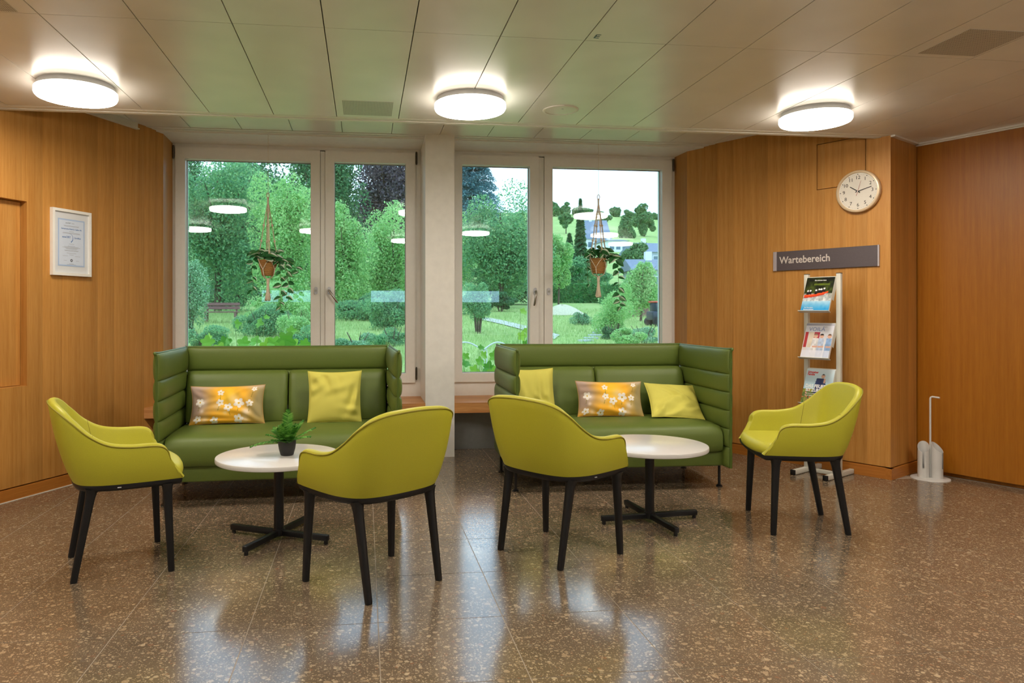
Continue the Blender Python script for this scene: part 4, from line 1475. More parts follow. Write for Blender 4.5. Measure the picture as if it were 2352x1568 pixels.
def paint_group(u, v):
    c = mixc((206, 206, 214), (232, 234, 240), nz(u, v, 5))
    if v > 0.93:
        c = mixc((150, 152, 168), (190, 190, 200), u)
    elif v > 0.75:
        c = (224, 226, 236)
    else:
        if u < 0.16:
            c = (178, 58, 60) if (v > 0.30 and 0.03 < u < 0.13) else (214, 206, 204)
        elif u < 0.34 and v > 0.3:
            c = mixc((226, 214, 196), (206, 190, 168), nz(u, v, 8))
        elif 0.30 < u < 0.55 and v > 0.55:
            c = (176, 56, 74)
        # three sitting people: white, light blue, blue clothes
        for (x, top_, col, hair, w_) in ((0.42, 0.70, (240, 238, 240), (150, 120, 100), 0.15), (0.63, 0.70, (196, 212, 238), (48, 38, 36), 0.13), (0.90, 0.70, (150, 186, 232), (112, 84, 66), 0.13)):
            if v < top_ - 0.13 and abs(u - x) < w_ * (0.62 + 0.5 * (top_ - v)):
                c = mixc(col, tuple(q * 0.82 for q in col), nz(u, v, 16))
            if abs(u - x - 0.02) < 0.10 and 0.30 < v < 0.345 + 0.1 * abs(u - x):
                c = (214, 166, 146)
            d = math.hypot((u - x) * 0.76 / 0.055, (v - (top_ - 0.065)) / 0.068)
            if d < 1:
                c = (218, 172, 150) if v < top_ - 0.045 else hair
        if v < 0.22:
            c = mixc(c, (224, 224, 236), 0.75)
    return c

def paint_man(u, v):
    c = mixc((150, 196, 214), (206, 222, 230), v + 0.1 * nz(u, v, 6))
    if v < 0.42 and u < 0.55 - 0.4 * v:
        n1 = nz(u, v, 17)
        c = mixc((54, 84, 40), (172, 168, 74), n1)
        if hash2(int(u * 30), int(v * 36)) > 0.84:
            c = (212, 120, 90)
    # standing person in a dark blue coat
    x0 = 0.60
    if 0.30 < v < 0.73 and abs(u - x0 + 0.03) < 0.19 - 0.22 * max(0, v - 0.56):
        c = mixc((26, 40, 84), (40, 60, 110), nz(u, v, 12))
    if 0.60 < v < 0.74 and abs(u - x0 - 0.10) < 0.025:
        c = (206, 160, 140)
    d = math.hypot((u - x0 - 0.03) * 0.76 / 0.05, (v - 0.80) / 0.062)
    if d < 1:
        c = (208, 164, 142) if v < 0.825 else (44, 36, 36)
    return c

magazine(0, paint_raft, 'magazine with a red rafting boat on its cover, on the top rack shelf',
         [('Die schönsten Seiten', 0.30, 0.91, 0.0125, 'ink_white', 'LEFT', 0.8, 0.0003), ('Das Gästemagazin', 0.12, 0.11, 0.011, 'ink_white', 'LEFT', 0.8, 0.0), ('Sommererlebnisse', 0.10, 0.055, 0.0125, 'ink_white', 'LEFT', 0.8, 0.0003)])
MAT['mag_blue'] = plain('title_blue', srgb(124, 146, 196), 0.5)
magazine(1, paint_group, 'magazine titled VOILA with three seated people on its cover',
         [('VOILÀ', 0.12, 0.825, 0.043, 'mag_blue', 'LEFT', 0.98, 0.0), ('Magazin', 0.62, 0.90, 0.010, 'ink_grey', 'LEFT', 0.9, 0.0)], thick=0.016)
magazine(2, paint_man, 'magazine with a person in a dark blue coat on its cover',
         [('Schweizer', 0.06, 0.90, 0.023, 'ink_red', 'LEFT', 0.82, 0.0008), ('Familie', 0.06, 0.835, 0.023, 'ink_red', 'LEFT', 0.82, 0.0008),
          ('DAS FEUER', 0.06, 0.50, 0.036, 'ink_white', 'LEFT', 0.86, 0.0012), ('IST ZURÜCK', 0.10, 0.385, 0.034, 'ink_white', 'LEFT', 0.80, 0.0012),
          ('Wie man es schafft,', 0.10, 0.29, 0.013, 'ink_white', 'LEFT', 0.8, 0.0), ('neu zu beginnen', 0.10, 0.235, 0.013, 'ink_white', 'LEFT', 0.8, 0.0)])

# ------------------------------------------------------------------ stand beside the corner
def make_stand():
    c = Vector((4.070, 4.756, 0))
    vd = Vector((-0.647, -0.763, 0))            # toward the room
    rt = Vector((0.763, -0.647, 0))
    t = thing('umbrella_stand', 'small silver grey umbrella stand with two slotted tubes in the corner', 'umbrella stand', c)
    MB().lathe([(0.0005, 0.008), (0.117, 0.008), (0.123, 0.006), (0.125, 0.0), (0.0005, 0.0)], 56).done('base_plate', 'stand_white', t, smooth=40)
    pts = [Vector((0, 0, 0.005)), Vector((0, 0, 0.30)), Vector((0, 0, 0.575)), Vector((0.002, -0.001, 0.587)) , rt * 0.012 + Vector((0, 0, 0.592)), rt * 0.055 + vd * 0.03 + Vector((0, 0, 0.590))]
    MB().tube(pts, 0.0065, 12).done('pole', 'stand_white', t, smooth=60)
    for (off, ang) in ((-0.042, 0.0), (0.042, 62.0)):
        f = Matrix.Rotation(R(ang), 4, 'Z') @ vd          # direction the slot and the low lip face
        cc = rt * off + vd * (0.012 if off < 0 else 0.0)
        rad, th = 0.0365, 0.0022
        seg = 48
        a0 = math.atan2(f.y, f.x)
        def ztop(a):
            return 0.265 - 0.036 * (1 + math.cos(a - a0))
        m = MB()
        gap = R(9)
        def wall(r_, flip, zb_fn, zt_fn, alist):
            vs_, fs_ = [], []
            for a in alist:
                vs_.append((cc.x + r_ * math.cos(a), cc.y + r_ * math.sin(a), zb_fn(a)))
                vs_.append((cc.x + r_ * math.cos(a), cc.y + r_ * math.sin(a), zt_fn(a)))
            for k in range(len(alist) - 1):
                q = (2 * k, 2 * k + 2, 2 * k + 3, 2 * k + 1)
                fs_.append(q[::-1] if flip else q)
            m.add(vs_, fs_)
        al = [a0 + gap + (2 * PI - 2 * gap) * k / seg for k in range(seg + 1)]
        fl = [a0 - gap + 2 * gap * k / 4 for k in range(5)]
        wall(rad, False, lambda a: 0.008, ztop, al)
        wall(rad - th, True, lambda a: 0.010, ztop, al)
        for (z0, z1) in ((0.008, 0.078),):
            wall(rad, False, lambda a: z0, lambda a: z1, fl)
            wall(rad - th, True, lambda a: z0, lambda a: z1, fl)
        # rim between inner and outer wall
        vs_, fs_ = [], []
        for a in al:
            vs_ += [(cc.x + rad * math.cos(a), cc.y + rad * math.sin(a), ztop(a)), (cc.x + (rad - th) * math.cos(a), cc.y + (rad - th) * math.sin(a), ztop(a))]
        for k in range(len(al) - 1):
            fs_.append((2 * k, 2 * k + 2, 2 * k + 3, 2 * k + 1))
        m.add(vs_, fs_)
        m.done('tube', 'stand_white', t, smooth=50)
make_stand()

# ------------------------------------------------------------------ hanging planters
def leaf_mesh(name, kind):
    """unit leaf along +x, folded along the midrib, coloured per point"""
    nx, ny = 8, 6
    verts, cols, faces = [], [], []
    for i in range(nx + 1):
        s = i / nx
        w_ = 0.33 * math.sin(PI * s ** 0.72) ** 0.85 + 0.004
        for j in range(-ny // 2, ny // 2 + 1):
            q = j / (ny / 2)
            verts.append((s, q * w_, abs(q) * w_ * 0.35 - 0.16 * s * s))
            if kind == 0:
                c = (52, 116, 60) if abs(q) > 0.55 or q < -0.1 else ((236, 242, 230) if 0.1 < abs(q) < 0.5 else (120, 160, 100))
            elif kind == 1:
                c = (44, 108, 54) if q < 0.5 else (216, 232, 210)
            else:
                c = (40, 104, 52)
            cols.append(srgb(*c))
    m = ny + 1
    for i in range(nx):
        for j in range(ny):
            faces.append((i * m + j, (i + 1) * m + j, (i + 1) * m + j + 1, i * m + j + 1))
    me = bpy.data.meshes.new(name)
    me.from_pydata(verts, [], faces)
    me.polygons.foreach_set('use_smooth', [True] * len(faces))
    at = me.color_attributes.new('Col', 'FLOAT_COLOR', 'POINT')
    at.data.foreach_set('color', np.array(cols, np.float32).ravel())
    me.materials.append(MAT['plant_leaf'])
    return me
LEAVES = [leaf_mesh('leaf', k) for k in (0, 1, 2)]

def make_planter(x, y, z, label, stems, seed, rotz):
    t = thing('hanging_planter', label, 'hanging plant', (x, y, z), rotz, 'macrame hanging planters')
    rng = random.Random(seed)
    top = 2.665 - z
    MB().tube([(0, 0, 0.66), (0, 0, top)], 0.0013, 6).done('hanging_line', 'cord', t)
    MB().lathe([(0.0005, 0.0), (0.044, 0.0), (0.049, 0.006), (0.060, 0.05), (0.068, 0.095), (0.073, 0.130), (0.068, 0.131), (0.062, 0.105), (0.0005, 0.105)], 36).done('basket', 'basket', t, smooth=50)
    MB().lathe([(0.0005, 0.112), (0.062, 0.108)], 24).done('soil', 'soil', t)
    m = MB()
    # ring loop and wrapped neck
    m.tube([(0.010 * math.cos(R(a)), 0, 0.662 + 0.022 * math.sin(R(a))) for a in range(0, 360, 30)], 0.0035, 6, closed=True)
    m.tube([(0, 0, 0.648), (0, 0, 0.60), (0.001, 0, 0.565)], [0.009, 0.0075, 0.013], 10)
    rp = [(0.008, 0.565), (0.020, 0.50), (0.034, 0.415), (0.050, 0.30), (0.066, 0.21), (0.0755, 0.135)]
    for k in range(4):
        a = R(90 * k + 22)
        for d in (-1, 1):
            pts = [(r_ * math.cos(a) - d * 0.004 * math.sin(a), r_ * math.sin(a) + d * 0.004 * math.cos(a), zz) for r_, zz in rp]
            a2 = a + d * R(45)
            pts += [(0.074 * math.cos(a + d * R(22)), 0.074 * math.sin(a + d * R(22)), 0.095), (0.066 * math.cos(a2), 0.066 * math.sin(a2), 0.045), (0.052 * math.cos(a2), 0.052 * math.sin(a2), -0.002), (0.012 * math.cos(a2), 0.012 * math.sin(a2), -0.028)]
            m.tube([tuple(q) for q in crom(pts, 3)], 0.0032, 6)
        for (r_, zz, kr) in ((0.034, 0.415, 0.0095), (0.053, 0.285, 0.0095), (0.0755, 0.135, 0.008)):
            c = Vector((r_ * math.cos(a), r_ * math.sin(a), zz))
            m.tube([c + Vector((0, 0, 0.010)), c + Vector((0, 0, 0.005)), c - Vector((0, 0, 0.005)), c - Vector((0, 0, 0.010))], [kr * 0.5, kr, kr, kr * 0.5], 8)
    m.done('macrame_net', 'cord', t, smooth=60)
    m = MB()
    m.tube([(0, 0, -0.022), (0, 0, -0.045), (0, 0, -0.075)], [0.012, 0.013, 0.011], 10)
    for k in range(14):
        a = R(360 / 14 * k)
        r1 = 0.016 + 0.010 * rng.random()
        m.tube([(0.006 * math.cos(a), 0.006 * math.sin(a), -0.07), (0.012 * math.cos(a), 0.012 * math.sin(a), -0.14), (r1 * math.cos(a), r1 * math.sin(a), -0.185 - 0.025 * rng.random()), (r1 * 0.7 * math.cos(a + 0.5), r1 * 0.7 * math.sin(a + 0.5), -0.205)], [0.004, 0.004, 0.0045, 0.003], 6)
    m.done('tassel', 'cord', t, smooth=60)
    for (pts, nleaf, size) in stems:
        cv = [Vector(q) for q in crom([(0.25 * pts[0][0], 0.25 * pts[0][1], 0.115)] + pts, 6)]
        st = MB().tube(cv, [0.0028 - 0.0014 * k / len(cv) for k in range(len(cv))], 6).done('stem', 'stem', t, smooth=60)
        for k in range(nleaf):
            f = (k + 0.8) / (nleaf + 0.3)
            i = min(len(cv) - 2, int(f * (len(cv) - 1)))
            p, d = cv[i], (cv[i + 1] - cv[i]).normalized()
            ang = PI * (k % 2) + rng.uniform(-0.7, 0.7) + 0.3
            out = Vector((math.cos(ang), 0.75 * math.sin(ang) - 0.45, 0)).normalized()
            dirv = (out * 0.95 + d * 0.35 + Vector((0, 0, rng.uniform(-0.45, 0.10)))).normalized()
            lo = bpy.data.objects.new('leaf', LEAVES[rng.choice((0, 0, 1, 1, 2, 2))])
            link(lo, st)
            face = Vector((rng.uniform(-0.5, 0.5), -0.9, rng.uniform(0.1, 0.9)))
            yv = face.cross(dirv).normalized()
            nv = dirv.cross(yv)
            tw = rng.uniform(-0.5, 0.5)
            yv2 = yv * math.cos(tw) + nv * math.sin(tw)
            nv2 = dirv.cross(yv2)
            s = 1.2 * size * rng.uniform(0.75, 1.12) * (1.0 - 0.35 * f)
            mt_ = Matrix((dirv, yv2, nv2)).transposed().to_4x4()
            lo.matrix_local = Matrix.Translation(p) @ mt_ @ Matrix.Scale(s, 4)
    return t

stL = [([(.06, -.02, .15), (.13, -.03, .12), (.165, -.04, .03), (.175, -.04, -.09), (.155, -.04, -.19)], 17, .078),
       ([(.05, -.05, .14), (.10, -.06, .10), (.12, -.06, -.05), (.115, -.05, -.20), (.108, -.05, -.31)], 15, .070),
       ([(.07, .02, .14), (.17, .02, .12), (.23, .01, .07), (.25, .01, .02)], 6, .078),
       ([(-.05, -.02, .16), (-.11, -.02, .14), (-.125, -.03, .04), (-.115, -.02, -.06), (-.13, -.02, -.15)], 12, .070),
       ([(-.06, .0, .17), (-.11, .0, .20), (-.14, .0, .18)], 6, .065),
       ([(-.02, -.04, .16), (-.05, -.06, .20), (-.09, -.07, .17)], 6, .070),
       ([(.01, -.05, .16), (.03, -.07, .18), (.05, -.09, .15)], 6, .072),
       ([(.03, .03, .17), (.06, .04, .21), (.10, .03, .18)], 6, .070),
       ([(-.02, .03, .17), (-.04, .05, .22), (-.06, .05, .20)], 5, .065)]
stR = [([(.07, -.01, .16), (.12, -.02, .15), (.16, -.03, .06), (.168, -.03, -.08), (.175, -.03, -.22), (.185, -.03, -.30)], 20, .082),
       ([(.06, .03, .15), (.13, .03, .16), (.18, .02, .13)], 5, .065),
       ([(-.05, .02, .15), (-.09, .02, .08), (-.09, .02, -.04), (-.075, .02, -.11)], 8, .055),
       ([(-.03, -.05, .16), (-.06, -.07, .19), (-.09, -.08, .15)], 6, .085),
       ([(.01, -.05, .17), (.02, -.07, .20), (.04, -.09, .14)], 6, .085),
       ([(.03, .0, .18), (.05, .0, .22), (.08, -.01, .19)], 5, .080),
       ([(-.01, .02, .18), (-.03, .03, .21), (-.06, .03, .19)], 5, .07)]
pl = spot(615.5, 633, 6.085)
make_planter(pl.x, pl.y, pl.z, 'macrame hanging basket with bushy striped trailing plant in front of the left window', stL, 4, R(-6))
pr = spot(1374.5, 628, 6.045)
make_planter(pr.x, pr.y, pr.z, 'macrame hanging basket with one long striped trailing shoot before the view of the hill', stR, 9, R(-14))

# ------------------------------------------------------------------ outdoors
MAT['bark'] = plain('bark', srgb(92, 78, 62), 0.9, noise=0.3, nscale=12, bump=0.4)
MAT['lf_mid'] = leaf_mat('foliage_mid', srgb(92, 146, 104), srgb(130, 184, 130), srgb(166, 208, 142), 0.5)
MAT['lf_dark'] = leaf_mat('foliage_dark', srgb(66, 108, 74), srgb(90, 136, 90), srgb(118, 162, 106), 0.45)
MAT['lf_light'] = leaf_mat('foliage_light', srgb(134, 190, 118), srgb(170, 214, 138), srgb(200, 230, 156), 0.5)
MAT['lf_blue'] = leaf_mat('foliage_cedar', srgb(76, 116, 126), srgb(104, 146, 152), srgb(132, 172, 172), 0.45)
MAT['lf_copper'] = leaf_mat('foliage_copper', srgb(82, 70, 80), srgb(104, 90, 98), srgb(130, 114, 116))
MAT['lf_vine'] = leaf_mat('vine_leaf', srgb(84, 146, 44), srgb(122, 180, 58), srgb(166, 206, 76), 0.22, per_object=True)
MAT['lf_silver'] = leaf_mat('foliage_silvery', srgb(96, 148, 102), srgb(136, 182, 132), srgb(176, 208, 168))
MAT['lf_far'] = leaf_mat('foliage_far', srgb(84, 126, 78), srgb(108, 150, 94), srgb(136, 174, 110))
def grass_mat():
    b = NB('lawn', srgb(120, 168, 84), 0.95, spec=0.1)
    v = b.coords('World')
    n1 = b.n('ShaderNodeTexNoise', Scale=0.35, Detail=4.0)
    n2 = b.n('ShaderNodeTexNoise', Scale=9.0, Detail=5.0)
    b.l(v, n1.inputs['Vector'])
    b.l(v, n2.inputs['Vector'])
    c1 = b.ramp(n1.outputs['Fac'], [(0.35, srgb(132, 166, 88)), (0.55, srgb(160, 184, 108)), (0.72, srgb(186, 198, 130))])
    c2 = b.ramp(n2.outputs['Fac'], [(0.3, srgb(116, 148, 78)), (0.7, srgb(190, 204, 136))])
    b.l(b.mix(0.45, c1, c2), b.inp('Base Color'))
    b.bump(n2.outputs['Fac'], 0.6, 0.06)
    return b.m
MAT['lawn'] = grass_mat()
MAT['path'] = plain('gravel_path', srgb(188, 186, 182), 0.95, noise=0.1, nscale=20, kind='World')
MAT['stone'] = plain('pale_stone', srgb(176, 182, 180), 0.9, noise=0.15, nscale=20)
MAT['bench_wood'] = plain('bench_wood', srgb(128, 92, 84), 0.8, noise=0.15, nscale=20)
MAT['house_white'] = plain('house_render', srgb(226, 228, 230), 0.9, noise=0.03, nscale=3)
MAT['house_grey'] = plain('house_grey', srgb(170, 180, 192), 0.9, noise=0.05, nscale=3)
MAT['roof_grey'] = plain('roof_tiles', srgb(122, 132, 148), 0.85, noise=0.12, nscale=4)
MAT['house_pane'] = plain('house_pane', srgb(84, 112, 128), 0.15, noise=0.1)
MAT['hay'] = plain('hay', srgb(196, 190, 160), 0.95, noise=0.25, nscale=30, bump=0.5)
MAT['car_paint'] = plain('car_paint', srgb(170, 186, 200), 0.25, noise=0.02)
MAT['car_dark'] = plain('car_dark', srgb(44, 54, 68), 0.3, noise=0.05)
MAT['tyre'] = plain('tyre', srgb(28, 28, 30), 0.8)
MAT['red_paint'] = plain('red_paint', srgb(206, 86, 70), 0.4)
MAT['rail_white'] = plain('white_wire', srgb(236, 240, 240), 0.4)

def ground(x, y):
    if y < 45:
        z = -0.2 + 0.055 * (y - 7.5)
    else:
        q = y - 45
        z = 1.8625 + 0.093 * q + 0.00018 * q * q
        if y > 330:
            z -= 0.0016 * (y - 330) ** 2
    if y > 60:
        z += (0.06 * (y - 60)) * 0.25 * math.sin(x * 0.012 + 0.6)
    return z
xs_ = [-200 + 400 * (i / 70) for i in range(71)]
ys_ = [6.75 + 413 * (j / 90) ** 2.4 for j in range(91)]
g = MB().grid(71, 91, lambda u, v: (xs_[round(u * 70)] * (0.12 + 0.88 * ys_[round(v * 90)] / 420), ys_[round(v * 90)], ground(xs_[round(u * 70)] * (0.12 + 0.88 * ys_[round(v * 90)] / 420), ys_[round(v * 90)])))
go = g.done('ground', 'lawn', smooth=180)
struct(go)
struct(MB().box(-60, 60, -60, -4.75, -0.5, -0.3).box(-60, -3.75, -4.75, 6.7, -0.5, -0.3).box(6.1, 60, -4.75, 6.7, -0.5, -0.3).done('ground_beyond', 'lawn'))
def meadow():
    rng = np.random.default_rng(77)
    n = 60000
    Y = 12 + 24 * rng.random(n) ** 1.3
    X = Y * rng.uniform(-0.27, 0.46, n)
    Z = -0.2 + 0.055 * (Y - 7.5)
    h = rng.uniform(0.04, 0.13, n) * (1 + 0.6 * (np.sin(X * 1.3) * np.sin(Y * 0.9) > 0.3))
    a = rng.uniform(0, 2 * PI, n)
    w_ = 0.010
    v = np.empty((n, 3, 3))
    v[:, 0] = np.stack([X - w_ * np.cos(a), Y - w_ * np.sin(a), Z - 0.01], 1)
    v[:, 1] = np.stack([X + w_ * np.cos(a), Y + w_ * np.sin(a), Z - 0.01], 1)
    v[:, 2] = np.stack([X + rng.normal(0, 0.03, n), Y + rng.normal(0, 0.03, n), Z + h], 1)
    me = bpy.data.meshes.new('meadow_grass')
    me.vertices.add(n * 3)
    me.vertices.foreach_set('co', v.astype(np.float32).ravel())
    me.loops.add(n * 3)
    me.loops.foreach_set('vertex_index', np.arange(n * 3, dtype=np.int32))
    me.polygons.add(n)
    me.polygons.foreach_set('loop_start', np.arange(0, n * 3, 3, dtype=np.int32))
    me.update(calc_edges=True)
    me.materials.append(MAT['grass_blade'])
    o = bpy.data.objects.new('meadow_grass', me)
    link(o)
    o.parent = go
    o['kind'] = 'stuff'
MAT['grass_blade'] = leaf_mat('grass_blade', srgb(136, 166, 98), srgb(170, 194, 122), srgb(200, 212, 150), 0.4)
meadow()

def leaves_obj(name, pts, nrm, size, mat, parent, rng, aspect=0.55, jitter=0.8):
    n = len(pts)
    nrm = nrm + rng.normal(0, jitter, (n, 3))
    nrm /= np.linalg.norm(nrm, axis=1)[:, None] + 1e-9
    rv = rng.normal(0, 1, (n, 3))
    a = np.cross(nrm, rv)
    a /= np.linalg.norm(a, axis=1)[:, None] + 1e-9
    b = np.cross(nrm, a)
    s = size * rng.uniform(0.6, 1.25, (n, 1))
    v = np.empty((n, 4, 3))
    v[:, 0] = pts - a * s
    v[:, 1] = pts - b * s * aspect + nrm * s * 0.12
    v[:, 2] = pts + a * s
    v[:, 3] = pts + b * s * aspect + nrm * s * 0.12
    me = bpy.data.meshes.new(name)
    me.vertices.add(n * 4)
    me.vertices.foreach_set('co', v.astype(np.float32).ravel())
    me.loops.add(n * 4)
    me.loops.foreach_set('vertex_index', np.arange(n * 4, dtype=np.int32))
    me.polygons.add(n)
    me.polygons.foreach_set('loop_start', np.arange(0, n * 4, 4, dtype=np.int32))
    me.update(calc_edges=True)
    me.materials.append(MAT[mat])
    o = bpy.data.objects.new(name, me)
    link(o, parent)
    o['kind'] = 'stuff'
    return o

def blob_points(rng, rad, nb, n, fill=0.25):
    """leaf points on a lumpy ellipsoid; rad = (rx, ry, rz)"""
    d = rng.normal(0, 1, (nb, 3))
    d /= np.linalg.norm(d, axis=1)[:, None]
    c = d * rng.uniform(0.20, 0.86, (nb, 1))
    c[:, 2] -= 0.10
    r_ = rng.uniform(0.17, 0.40, nb)
    k = rng.integers(0, nb, n)
    e = rng.normal(0, 1, (n, 3))
    e[:, 2] += 0.25
    e /= np.linalg.norm(e, axis=1)[:, None]
    rr = np.where(rng.random(n) < fill, rng.uniform(0.4, 1, n), rng.uniform(0.85, 1.06, n) + 0.22 * rng.random(n) ** 5)
    p = c[k] + e * (r_[k] * rr)[:, None]
    return p * np.array(rad), e

TREE_SEED = [100]
def tree(name, label, cat, u, v_mid, Y, wpx, hpx, mat, leaf, n, nb=26, group=None, trunk=True, stems=1, tr=0.05):
    """broadleaf tree: crown centred at photo column u / row v_mid when it stands Y metres out"""
    TREE_SEED[0] += 1
    rng = np.random.default_rng(TREE_SEED[0])
    p = spot(u, v_mid, Y)
    s = Y / FPX * 1.02
    gz = ground(p.x, p.y)
    rad = (wpx * s / 2, wpx * s / 2 * 0.8, hpx * s / 2)
    t = thing(name, label, cat, (p.x, p.y, gz), 0, group)
    n = int(n * 2.1)
    pts, nr = blob_points(rng, rad, max(9, int(nb * 0.75)), n)
    leaf *= 0.66
    pts[:, 2] += p.z - gz
    keep = pts[:, 2] > 0.02
    leaves_obj('crown', pts[keep], nr[keep], leaf, mat, t, rng)
    if trunk:
        top = max(0.3, p.z - gz)
        if stems == 1:
            r0 = max(0.03, rad[0] * tr)
            m = MB().tube([(0, 0, -0.1), (0.02, 0, top * 0.5), (-0.03, 0.02, top), (0, 0, top + rad[2] * 0.5)], [r0 * 1.2, r0, r0 * 0.7, r0 * 0.25], 8)
            for k in range(6):
                a = 2 * PI * k / 6 + 0.4
                z0 = top * (0.6 + 0.06 * k)
                m.tube([(0, 0, z0), (rad[0] * 0.35 * math.cos(a), rad[1] * 0.35 * math.sin(a), z0 + rad[2] * 0.3), (rad[0] * 0.7 * math.cos(a), rad[1] * 0.7 * math.sin(a), z0 + rad[2] * 0.5)], [r0 * 0.5, r0 * 0.32, r0 * 0.1], 6)
            m.done('trunk', 'bark', t, smooth=60)
        else:
            m = MB()
            for k in range(stems):
                a = 2 * PI * k / stems
                q = 0.5 * rad[0]
                m.tube([(0.06 * math.cos(a), 0.06 * math.sin(a), -0.05), (q * 0.4 * math.cos(a), q * 0.4 * math.sin(a), top * 0.5), (q * math.cos(a), q * math.sin(a), top + rad[2] * 0.4)], [0.022, 0.017, 0.006], 6)
            m.done('stems', 'bark', t, smooth=60)
    return t

def spruce(label, u, v_top, v_base, Y, wpx, mat, n, leaf, group=None, cedar=False, name='spruce_tree'):
    TREE_SEED[0] += 1
    rng = np.random.default_rng(TREE_SEED[0])
    a, b = spot(u, v_top, Y), spot(u, v_base, Y)
    gz = ground(a.x, a.y)
    z0, z1 = max(b.z - gz, 0.1), a.z - gz
    w_ = wpx * Y / FPX * 1.02 / 2
    t = thing(name, label, 'tree', (a.x, a.y, gz), 0, group)
    n = int(n * 1.8)
    leaf *= 0.7
    f = rng.random(n) ** (0.75 if not cedar else 0.9)
    layer = np.floor(f * (16 if not cedar else 9)) / (16 if not cedar else 9)
    frac = f * (16 if not cedar else 9) % 1
    rr = w_ * (1 - layer) ** (0.9 if not cedar else 0.55) * np.sqrt(rng.random(n)) * (1 - 0.25 * frac)
    br = rng.integers(0, 9, n) * (2 * PI / 9) + layer * 40 + rng.normal(0, 0.20, n)
    z = z0 + (z1 - z0) * (layer + frac * (0.035 if not cedar else 0.10) + 0.02 * np.sin(br * 3 + layer * 17)) - (0.25 if not cedar else 0.08) * rr
    pts = np.stack([rr * np.cos(br), rr * np.sin(br), z], 1)
    nr = np.stack([0.3 * np.cos(br), 0.3 * np.sin(br), np.ones(n)], 1)
    leaves_obj('crown', pts, nr, leaf, mat, t, rng, 0.4, 0.5)
    MB().tube([(0, 0, -0.1), (0, 0, z1)], [w_ * 0.09, w_ * 0.012], 8).done('trunk', 'bark', t, smooth=60)
    return t

G1, G2, G3, G4 = 'broadleaf trees in the garden', 'garden shrubs', 'conifers beyond the garden', 'trees on the hill ridge'
def btree(label, *a, **k):
    return tree(k.pop('name', 'broadleaf_tree'), label, 'tree', *a, group=G1, **k)
# wooded background
btree('dark tree rising at the edge behind the tall maple', 420, 480, 74, 260, 360, 'lf_dark', 0.24, 8000, 44)
btree('dark tree above the bench, between two maples', 600, 475, 60, 280, 370, 'lf_dark', 0.23, 9000, 44)
btree('dark crown rising above the light green maple', 715, 470, 54, 200, 370, 'lf_dark', 0.20, 9000, 44)
btree('dark copper leaved beech towering over pale bushes', 885, 420, 57, 250, 270, 'lf_copper', 0.17, 13000, 60, name='copper_beech')
btree('dark green tree beside the copper beech', 775, 475, 46, 160, 340, 'lf_dark', 0.16, 9000, 44)
btree('dark tree mass hidden behind the window post', 990, 520, 74, 200, 330, 'lf_dark', 0.20, 7000, 40)
btree('low dark wood edge behind the parked cars', 560, 585, 96, 420, 190, 'lf_dark', 0.22, 9000, 60)
btree('low mid green wood edge behind the pale young trees', 850, 585, 118, 330, 170, 'lf_mid', 0.20, 9000, 60)
btree('low dark wood edge behind the fresh maple', 1150, 590, 104, 260, 150, 'lf_dark', 0.20, 7000, 50)
# garden trees
btree('tall mid green maple behind the garden bench', 500, 505, 34, 270, 400, 'lf_mid', 0.105, 17000, 70)
btree('light green maple directly behind the bushy hanging planter', 660, 530, 29, 180, 350, 'lf_light', 0.085, 18000, 60)
btree('mid green maple filling the far side of the left window', 340, 560, 30, 250, 400, 'lf_mid', 0.10, 7000, 40)
btree('shaded tree hanging low over the bench', 545, 625, 43, 300, 150, 'lf_dark', 0.12, 9000, 40)
btree('pale green young tree next to the window handle', 790, 580, 34, 150, 300, 'lf_light', 0.10, 13000, 50)
btree('pale green young tree below the copper beech', 905, 600, 36, 150, 290, 'lf_light', 0.10, 13000, 50)
btree('fresh green maple below the cedar', 1150, 560, 38, 230, 290, 'lf_mid', 0.11, 18000, 66)
btree('light green tree just hidden by the window post', 1030, 580, 44, 170, 270, 'lf_light', 0.11, 7000, 40)
btree('yellow green slender tree before the spruce', 1283, 590, 40, 84, 160, 'lf_light', 0.10, 7000, 34)
btree('mid green round tree below the spruce', 1332, 622, 47, 90, 90, 'lf_mid', 0.12, 5000, 28)
btree('pale green feathery tree beside the trailing shoot', 1472, 650, 27, 105, 190, 'lf_light', 0.065, 8000, 36)
btree('grey green round tree among the far houses', 1462, 585, 95, 84, 62, 'lf_far', 0.30, 3200, 24)
btree('rounded dark tree group below the ridge beside the hanging basket', 1440, 525, 200, 44, 84, 'lf_far', 0.55, 3200, 20)
btree('rounded dark tree group below the ridge by the window frame', 1480, 510, 210, 60, 70, 'lf_far', 0.60, 3000, 20)
btree('round hillside tree left of the slim spruce', 1300, 505, 220, 40, 36, 'lf_far', 0.60, 1500, 16)
btree('round hillside tree right of the slim spruce', 1385, 500, 230, 34, 26, 'lf_far', 0.60, 1300, 16)
spruce('blue green cedar rising behind the fresh green maple', 1080, 330, 520, 66, 190, 'lf_blue', 15000, 0.20, G3, True, 'cedar_tree')
spruce('slim dark spruce in front of the white house', 1333, 455, 640, 85, 48, 'lf_dark', 5200, 0.28, G3)
spruce('broad dark spruce beside the slim one', 1308, 535, 650, 70, 60, 'lf_dark', 4000, 0.24, G3)
for i, (u, v, w_, h_) in enumerate([(1272, 472, 46, 40), (1300, 474, 44, 34), (1326, 480, 40, 30), (1352, 482, 40, 28), (1378, 486, 36, 26), (1416, 478, 34, 40), (1442, 488, 38, 32), (1467, 476, 38, 48), (1490, 494, 34, 28), (1510, 492, 26, 28), (1545, 492, 44, 34), (1246, 474, 44, 40)]):
    tree('ridge_tree', 'distant tree on the skyline of the hill', 'tree', u, v + 6, 322 + 5 * (i % 3), w_, h_, 'lf_far', 0.7, 1500, 18, G4)

